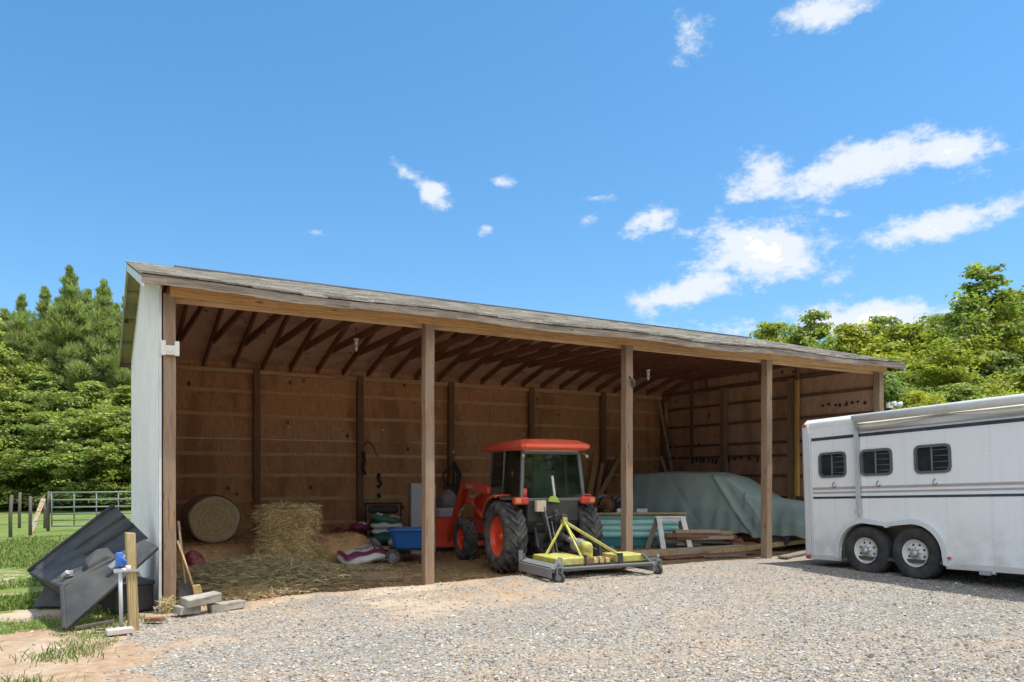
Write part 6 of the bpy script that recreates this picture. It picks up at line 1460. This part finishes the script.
# positions listed as (kind, x, y, height scale, width scale, rotation, tone, label, group)
TREES = [('pine', -1.7, 37.9, 1.06, 1.1, 318, (1, 1, 1), 'tallest dark pine at the left, its tip rising above all the others', 'trees at the edge of the paddock on the left'),
 ('pine2', -4.0, 39.2, 1.02, 1.0, 130, (1, 1, 1), 'thin dark pine poking up at the left with a narrow tip', 'trees at the edge of the paddock on the left'),
 ('pine', -0.1, 37.0, 1.0, 1.05, 183, (1, 1, 1), 'dark green pine whose top stands just left of the shed roof', 'trees at the edge of the paddock on the left'),
 ('pine2', 1.0, 37.5, 1.02, 1.1, 353, (1, 1, 1), 'pine half hidden by the left end of the shed roof', 'trees at the edge of the paddock on the left'),
 ('broad2', -5.4, 37.7, 1.08, 1.1, 333, (1.15, 1.06, 0.85), 'yellow green broadleaf tree cut by the left edge of the photo', 'trees at the edge of the paddock on the left'),
 ('broad2', -2.9, 36.3, 0.77, 1.0, 271, (1, 1, 1), 'mid green broadleaf tree under the tallest pine', 'trees at the edge of the paddock on the left'),
 ('broad', -0.7, 34.5, 0.81, 1.0, 14, (1.15, 1.1, 1.0), 'bright green broadleaf tree left of the white end wall, middle height', 'trees at the edge of the paddock on the left'),
 ('broad2', 1.0, 34.1, 0.69, 1.0, 238, (1.15, 1.06, 0.85), 'light green tree partly behind the white end wall', 'trees at the edge of the paddock on the left'),
 ('broad', -4.0, 34.6, 0.66, 1.0, 127, (1.15, 1.06, 0.85), 'low yellow green tree above the leftmost fence posts', 'trees at the edge of the paddock on the left'),
 ('pine2', -5.1, 43.3, 1.01, 1.15, 332, (1, 1, 1), 'light pine between the yellow tree at the left edge and the thin pine tip', 'trees at the edge of the paddock on the left'),
 ('pine', -2.4, 42.9, 1.0, 1.2, 26, (1, 1, 1), 'broad pine just left of and behind the tallest pine', 'trees at the edge of the paddock on the left'),
 ('pine2', 0.6, 41.2, 1.05, 1.2, 80, (1, 1, 1), 'pine in the back between the two pines nearest the shed', 'trees at the edge of the paddock on the left'),
 ('broad', -2.0, 32.9, 0.56, 1.05, 57, (1, 1, 1), 'low spreading green tree above the left end of the gate', 'trees at the edge of the paddock on the left'),
 ('broad', 0.0, 32.4, 0.61, 1.0, 190, (1.15, 1.06, 0.85), 'low light green tree above the middle of the gate', 'trees at the edge of the paddock on the left'),
 ('broad2', 1.9, 32.5, 0.6, 1.0, 240, (1, 1, 1), 'low green tree touching the white end wall above the bed liner', 'trees at the edge of the paddock on the left'),
 ('broad', -6.6, 36.0, 0.72, 1.1, 126, (1, 1, 1), 'green tree outside the left edge of the photo, low', 'trees at the edge of the paddock on the left'),
 ('pine', -7.9, 44.8, 1.03, 1.0, 194, (1, 1, 1), 'pine outside the left edge of the photo', 'trees at the edge of the paddock on the left'),
 ('broad2', -9.3, 41.0, 1.03, 1.1, 278, (1.15, 1.06, 0.85), 'light tree outside the left edge of the photo', 'trees at the edge of the paddock on the left'),
 ('pine2', -7.4, 49.2, 1.13, 1.0, 52, (0.85, 0.9, 0.9), 'dark pine behind the yellow green tree at the left edge', 'trees at the edge of the paddock on the left'),
 ('pine2', -3.0, 40.9, 1.1, 1.1, 293, (1, 1, 1), 'dark pine in the back row between the two pine tips', 'trees at the edge of the paddock on the left'),
 ('pine', -0.9, 40.9, 1.02, 1.15, 127, (1, 1, 1), 'dark pine in the back row right of the tallest pine', 'trees at the edge of the paddock on the left'),
 ('broad2', -3.4, 44.6, 0.82, 1.2, 6, (0.85, 0.9, 0.9), 'dark tree in the shade of the left tree line', 'trees at the edge of the paddock on the left'),
 ('broad2', 0.0, 42.7, 0.82, 1.2, 110, (0.85, 0.9, 0.9), 'dark tree in the back row left of the shed', 'trees at the edge of the paddock on the left'),
 ('broad2', 4.6, 40.1, 1.16, 1.1, 208, (1, 1, 1), 'green tree standing behind the long shed, number one along from its left end', 'trees hidden behind the shed'),
 ('pine', 8.1, 40.4, 0.85, 1.1, 143, (1, 1, 1), 'green tree standing behind the long shed, number two along from its left end', 'trees hidden behind the shed'),
 ('broad', 13.1, 39.9, 1.23, 1.1, 93, (1, 1, 1), 'green tree standing behind the long shed, number three along from its left end', 'trees hidden behind the shed'),
 ('broad2', 19.7, 38.5, 1.06, 1.1, 199, (1, 1, 1), 'green tree standing behind the long shed, number four along from its left end', 'trees hidden behind the shed'),
 ('broad2', 27.4, 36.5, 1.01, 1.1, 81, (1, 1, 1), 'green tree standing behind the long shed, number five along from its left end', 'trees hidden behind the shed'),
 ('pine', 33.6, 33.0, 0.7, 1.1, 36, (1, 1, 1), 'green tree standing behind the long shed, number six along from its left end', 'trees hidden behind the shed'),
 ('broad', 2.8, 38.8, 1.11, 1.1, 71, (1, 1, 1), 'green tree standing behind the long shed, number nought along from its left end', 'trees hidden behind the shed'),
 ('yellow', 35.5, 22.8, 1.21, 1.25, 316, (1, 1, 1), 'low rounded tree at the left end of the right tree line, above the shed roof', 'trees behind the trailer on the right'),
 ('broad2', 35.3, 19.4, 1.2, 1.2, 316, (1.15, 1.1, 1.0), 'round green tree above the shed roof under the low cloud', 'trees behind the trailer on the right'),
 ('yellow2', 35.3, 17.1, 1.24, 1.25, 227, (1.15, 1.06, 0.85), 'bright yellow green tree just behind the right end of the shed roof', 'trees behind the trailer on the right'),
 ('broad2', 39.6, 18.2, 1.2, 1.2, 64, (1.15, 1.1, 1.0), 'green tree directly behind the right end of the roof', 'trees behind the trailer on the right'),
 ('yellow', 37.1, 15.0, 1.08, 1.25, 67, (1, 1, 1), 'yellow green tree right of the roof end', 'trees behind the trailer on the right'),
 ('broad2', 43.4, 17.1, 1.22, 1.25, 0, (1, 1, 1), 'darker green tree between the roof end and the tall tree', 'trees behind the trailer on the right'),
 ('tall', 38.6, 11.8, 1.02, 1.3, 2, (1.15, 1.1, 1.0), 'tallest loose-crowned tree with a pale trunk above the trailer', 'trees behind the trailer on the right'),
 ('yellow2', 35.1, 11.5, 1.02, 1.15, 107, (1, 1, 1), 'yellow green tree below and left of the tall loose-crowned tree', 'trees behind the trailer on the right'),
 ('yellow', 41.3, 11.4, 1.23, 1.3, 110, (1.15, 1.06, 0.85), 'brightest yellow tree at the right edge of the photo', 'trees behind the trailer on the right'),
 ('broad', 36.1, 9.8, 0.91, 1.0, 84, (1, 1, 1), 'green tree under the tall loose-crowned tree', 'trees behind the trailer on the right'),
 ('broad2', 41.9, 14.5, 1.15, 1.2, 85, (0.85, 0.9, 0.9), 'dark green tree behind the tall loose-crowned tree', 'trees behind the trailer on the right'),
 ('yellow2', 26.0, 7.5, 0.59, 0.8, 148, (1.15, 1.06, 0.85), 'low yellow green bush-like tree just above the trailer roof', 'trees behind the trailer on the right'),
 ('broad', 29.7, 11.1, 0.76, 0.9, 160, (0.85, 0.9, 0.9), 'low green tree beside the right end post of the shed', 'trees behind the trailer on the right'),
 ('broad', 29.4, 7.8, 0.65, 0.9, 101, (1.15, 1.1, 1.0), 'low green tree over the middle of the trailer roof', 'trees behind the trailer on the right'),
 ('yellow2', 33.1, 6.9, 0.74, 1.0, 276, (1, 1, 1), 'low yellow green tree at the right edge of the photo', 'trees behind the trailer on the right'),
 ('broad2', 34.6, 24.4, 1.08, 1.0, 347, (1, 1, 1), 'tree mostly hidden behind the shed roof left of the round green tree', 'trees behind the trailer on the right'),
 ('broad', 43.8, 22.7, 1.28, 1.2, 320, (0.85, 0.9, 0.9), 'dark tree in the back row behind the yellow green trees', 'trees behind the trailer on the right'),
 ('broad2', 41.9, 10.0, 1.16, 1.1, 104, (1, 1, 1), 'tree outside the right edge of the photo, tall', 'trees behind the trailer on the right'),
 ('yellow', 41.7, 7.8, 1.0, 1.1, 93, (1, 1, 1), 'tree outside the right edge of the photo, rounded', 'trees behind the trailer on the right'),
 ('broad2', 47.2, 7.0, 1.1, 1.1, 353, (0.85, 0.9, 0.9), 'dark tree outside the right edge of the photo', 'trees behind the trailer on the right'),
 ('broad2', 49.8, 17.0, 1.2, 1.2, 100, (0.85, 0.9, 0.9), 'dark tree in the back row above the trailer', 'trees behind the trailer on the right'),
 ('broad', 47.9, 20.4, 1.23, 1.2, 196, (0.85, 0.9, 0.9), 'dark tree in the back row right of the shed', 'trees behind the trailer on the right'),
 ('broad2', 15.4, -54.7, 1.1, 1.5, 0, (1, 1, 1), 'green tree across the yard behind the camera, first from the east', 'trees behind the camera'),
 ('yellow', 4.8, -57.2, 1.1, 1.5, 40, (1, 1, 1), 'green tree across the yard behind the camera, second from the east', 'trees behind the camera'),
 ('broad', -6.0, -57.3, 1.1, 1.5, 80, (1, 1, 1), 'green tree across the yard behind the camera, third from the east', 'trees behind the camera'),
 ('pine', -16.6, -55.0, 1.1, 1.5, 120, (1, 1, 1), 'green tree across the yard behind the camera, fourth from the east', 'trees behind the camera'),
 ('broad2', -26.4, -50.3, 1.1, 1.5, 160, (1, 1, 1), 'green tree across the yard behind the camera, fifth from the east', 'trees behind the camera'),
 ('yellow', -34.9, -43.5, 1.1, 1.5, 200, (1, 1, 1), 'green tree across the yard behind the camera, sixth from the east', 'trees behind the camera'),
 ('broad', -41.7, -35.0, 1.1, 1.5, 240, (1, 1, 1), 'green tree across the yard behind the camera, seventh from the east', 'trees behind the camera'),
 ('pine', -46.4, -25.2, 1.1, 1.5, 280, (1, 1, 1), 'green tree across the yard behind the camera, eighth from the east', 'trees behind the camera'),
 ('broad2', -48.7, -14.6, 1.1, 1.5, 320, (1, 1, 1), 'green tree across the yard behind the camera, ninth from the east', 'trees behind the camera'),
 ('broad2', 10.5, -26, 1.45, 1.6, 0, (1, 1, 1), 'tall green tree close across the yard behind the camera, left of three', 'trees behind the camera'),
 ('yellow', 14, -24.5, 1.45, 1.6, 70, (1, 1, 1), 'tall green tree close across the yard behind the camera, middle of three', 'trees behind the camera'),
 ('broad', 18, -23, 1.45, 1.6, 140, (1, 1, 1), 'tall green tree close across the yard behind the camera, right of three', 'trees behind the camera')]
for (kd, x, y, hs_, ws_, rz, tone, lab, grp) in TREES:
    p = protos[kd]
    if kd in _used: o = copy_tree(p)
    else: o = p; _used.add(kd)
    o.location = (x, y, GZ(x, y) - .05); o.rotation_euler = (0, 0, R(rz)); o.scale = (ws_, ws_, hs_)
    tag(o, lab, 'tree', grp)
    for ch in o.children:
        if ch.name.startswith('crown'): ch.color = (*tone, 1)

# ================================================================== grass, weeds, stones
def grass(name, n, fx, hgt, cols, wid=.0035, label=None):
    x, y = fx(n); n = len(x); z = ground_z(x, y)
    d = unit(n); d[:, 2] = np.abs(d[:, 2]) + 1.1; d /= np.linalg.norm(d, axis=1)[:, None]
    V, F, Cc = strands(np.stack([x, y, z - .004], 1), d, rng.uniform(*hgt, n), np.full(n, wid), rng.uniform(0, .35, n), cols(n))
    o = np_mesh(name, V, F, straw_mat, None, Cc); tag(o, kind='stuff'); return o
def gcol(n):
    t = rng.random((n, 1)); c = np.array((.085, .15, .022))*(1-t) + np.array((.19, .27, .06))*t
    dry = rng.random((n, 1)) < .14; return np.where(dry, np.array((.38, .34, .16)), c)
def tufts(n):
    x = rng.uniform(-5.5, -.25, n*3); y = rng.uniform(-4.2, 1.6, n*3)
    w = fbm(x, y, .7, 33); k = (w > .50) & (x < -.45 + (fbm(x, y, 1, 4) - .5))
    return x[k][:n], y[k][:n]
grass('grass_tufts', 36000, tufts, (.010, .05), gcol, .0024)
def lawn(n):
    x = rng.uniform(-7, .1, n*2); y = 1.0 + rng.random(n*2)**1.6*13
    w = fbm(x, y, 2.2, 90); p_ = np.exp(-((y - 2.6 - .25*(x + 2))/.35)**2)
    k = (w < .60) & (p_ < .4) & (x < -.15); return x[k][:n], y[k][:n]
grass('lawn_grass', 42000, lawn, (.03, .09), gcol, .006)
def weeds(n):
    c = [(-1.9, -2.6), (-2.3, -3.1), (-1.35, -2.9), (-.62, .2), (-.55, -.5), (-1.9, -1.7), (-1.0, -1.9)]
    i = rng.integers(0, len(c), n); c = np.array(c)[i]; return c[:, 0] + rng.normal(0, .16, n), c[:, 1] + rng.normal(0, .14, n)
grass('weeds', 1700, weeds, (.04, .13), gcol, .004)

# loose stones over the gravel: real little rocks, too many to count
def stones():
    n = 42000
    Zd = 5.2 + 7.0*rng.random(n)**1.5; px = rng.uniform(-20, 1050, n)
    X = (px - 512)/753.1*Zd
    x = -.817 + X*math.cos(th_) + Zd*math.sin(th_); y = -9.617 - X*math.sin(th_) + Zd*math.cos(th_)
    w = (fbm(x, y, .9, 77) - .5); w2 = (fbm(x, y, .22, 78) - .5)
    edge = x + .55 - w*1.6 - w2*.8
    patch = smooth(.46, .66, fbm(x, y, 1.3, 60)) * (1 - smooth(5, 8.5, x)) * smooth(-3.4, -1.2, y)
    lip = smooth(-.75, -.1, y + w*1.2) * (1 - smooth(4, 7, x))
    keep = (rng.random(n) < np.clip(smooth(-.6, .5, edge)*(1 - .7*patch)*(1 - .6*lip), .03, 1)) & (y < .15 + .2*(x > 5)) & (x > -3)
    x, y = x[keep], y[keep]; n = len(x); z = ground_z(x, y)
    oc = np.array([(1,0,0),(0,1,0),(-1,0,0),(0,-1,0),(0,0,1),(0,0,-1)], float)
    of = np.array([(0,1,4),(1,2,4),(2,3,4),(3,0,4),(1,0,5),(2,1,5),(3,2,5),(0,3,5)])
    s = rng.gamma(4, .0021, n) + .003; s = np.clip(s, .004, .022)
    dim = rng.uniform(.6, 1.25, (n, 1, 3)); dim[:, :, 2] *= .7
    jit = rng.normal(0, .22, (n, 6, 3)); P_ = (oc[None] + jit)*dim*s[:, None, None]
    a = rng.uniform(0, 6.28, n); ca, sa = np.cos(a)[:, None], np.sin(a)[:, None]
    Px = P_[..., 0]*ca - P_[..., 1]*sa; Py = P_[..., 0]*sa + P_[..., 1]*ca
    V = np.stack([Px + x[:, None], Py + y[:, None], P_[..., 2] + z[:, None] + .25*s[:, None]], -1).reshape(-1, 3)
    F = (of[None] + (np.arange(n)*6)[:, None, None]).reshape(-1, 3)
    pal = np.array([(.17, .155, .14), (.28, .25, .215), (.38, .34, .285), (.47, .42, .35), (.58, .53, .46), (.68, .64, .57), (.45, .33, .22), (.30, .28, .27)])
    c = pal[rng.choice(8, n, p=(.06, .18, .26, .20, .06, .02, .16, .06))]*rng.uniform(.85, 1.15, (n, 1))
    o = np_mesh('gravel_stones', V, F, mat_attr('stone'), None, np.repeat(c, 6, 0)); tag(o, kind='stuff')
stones()
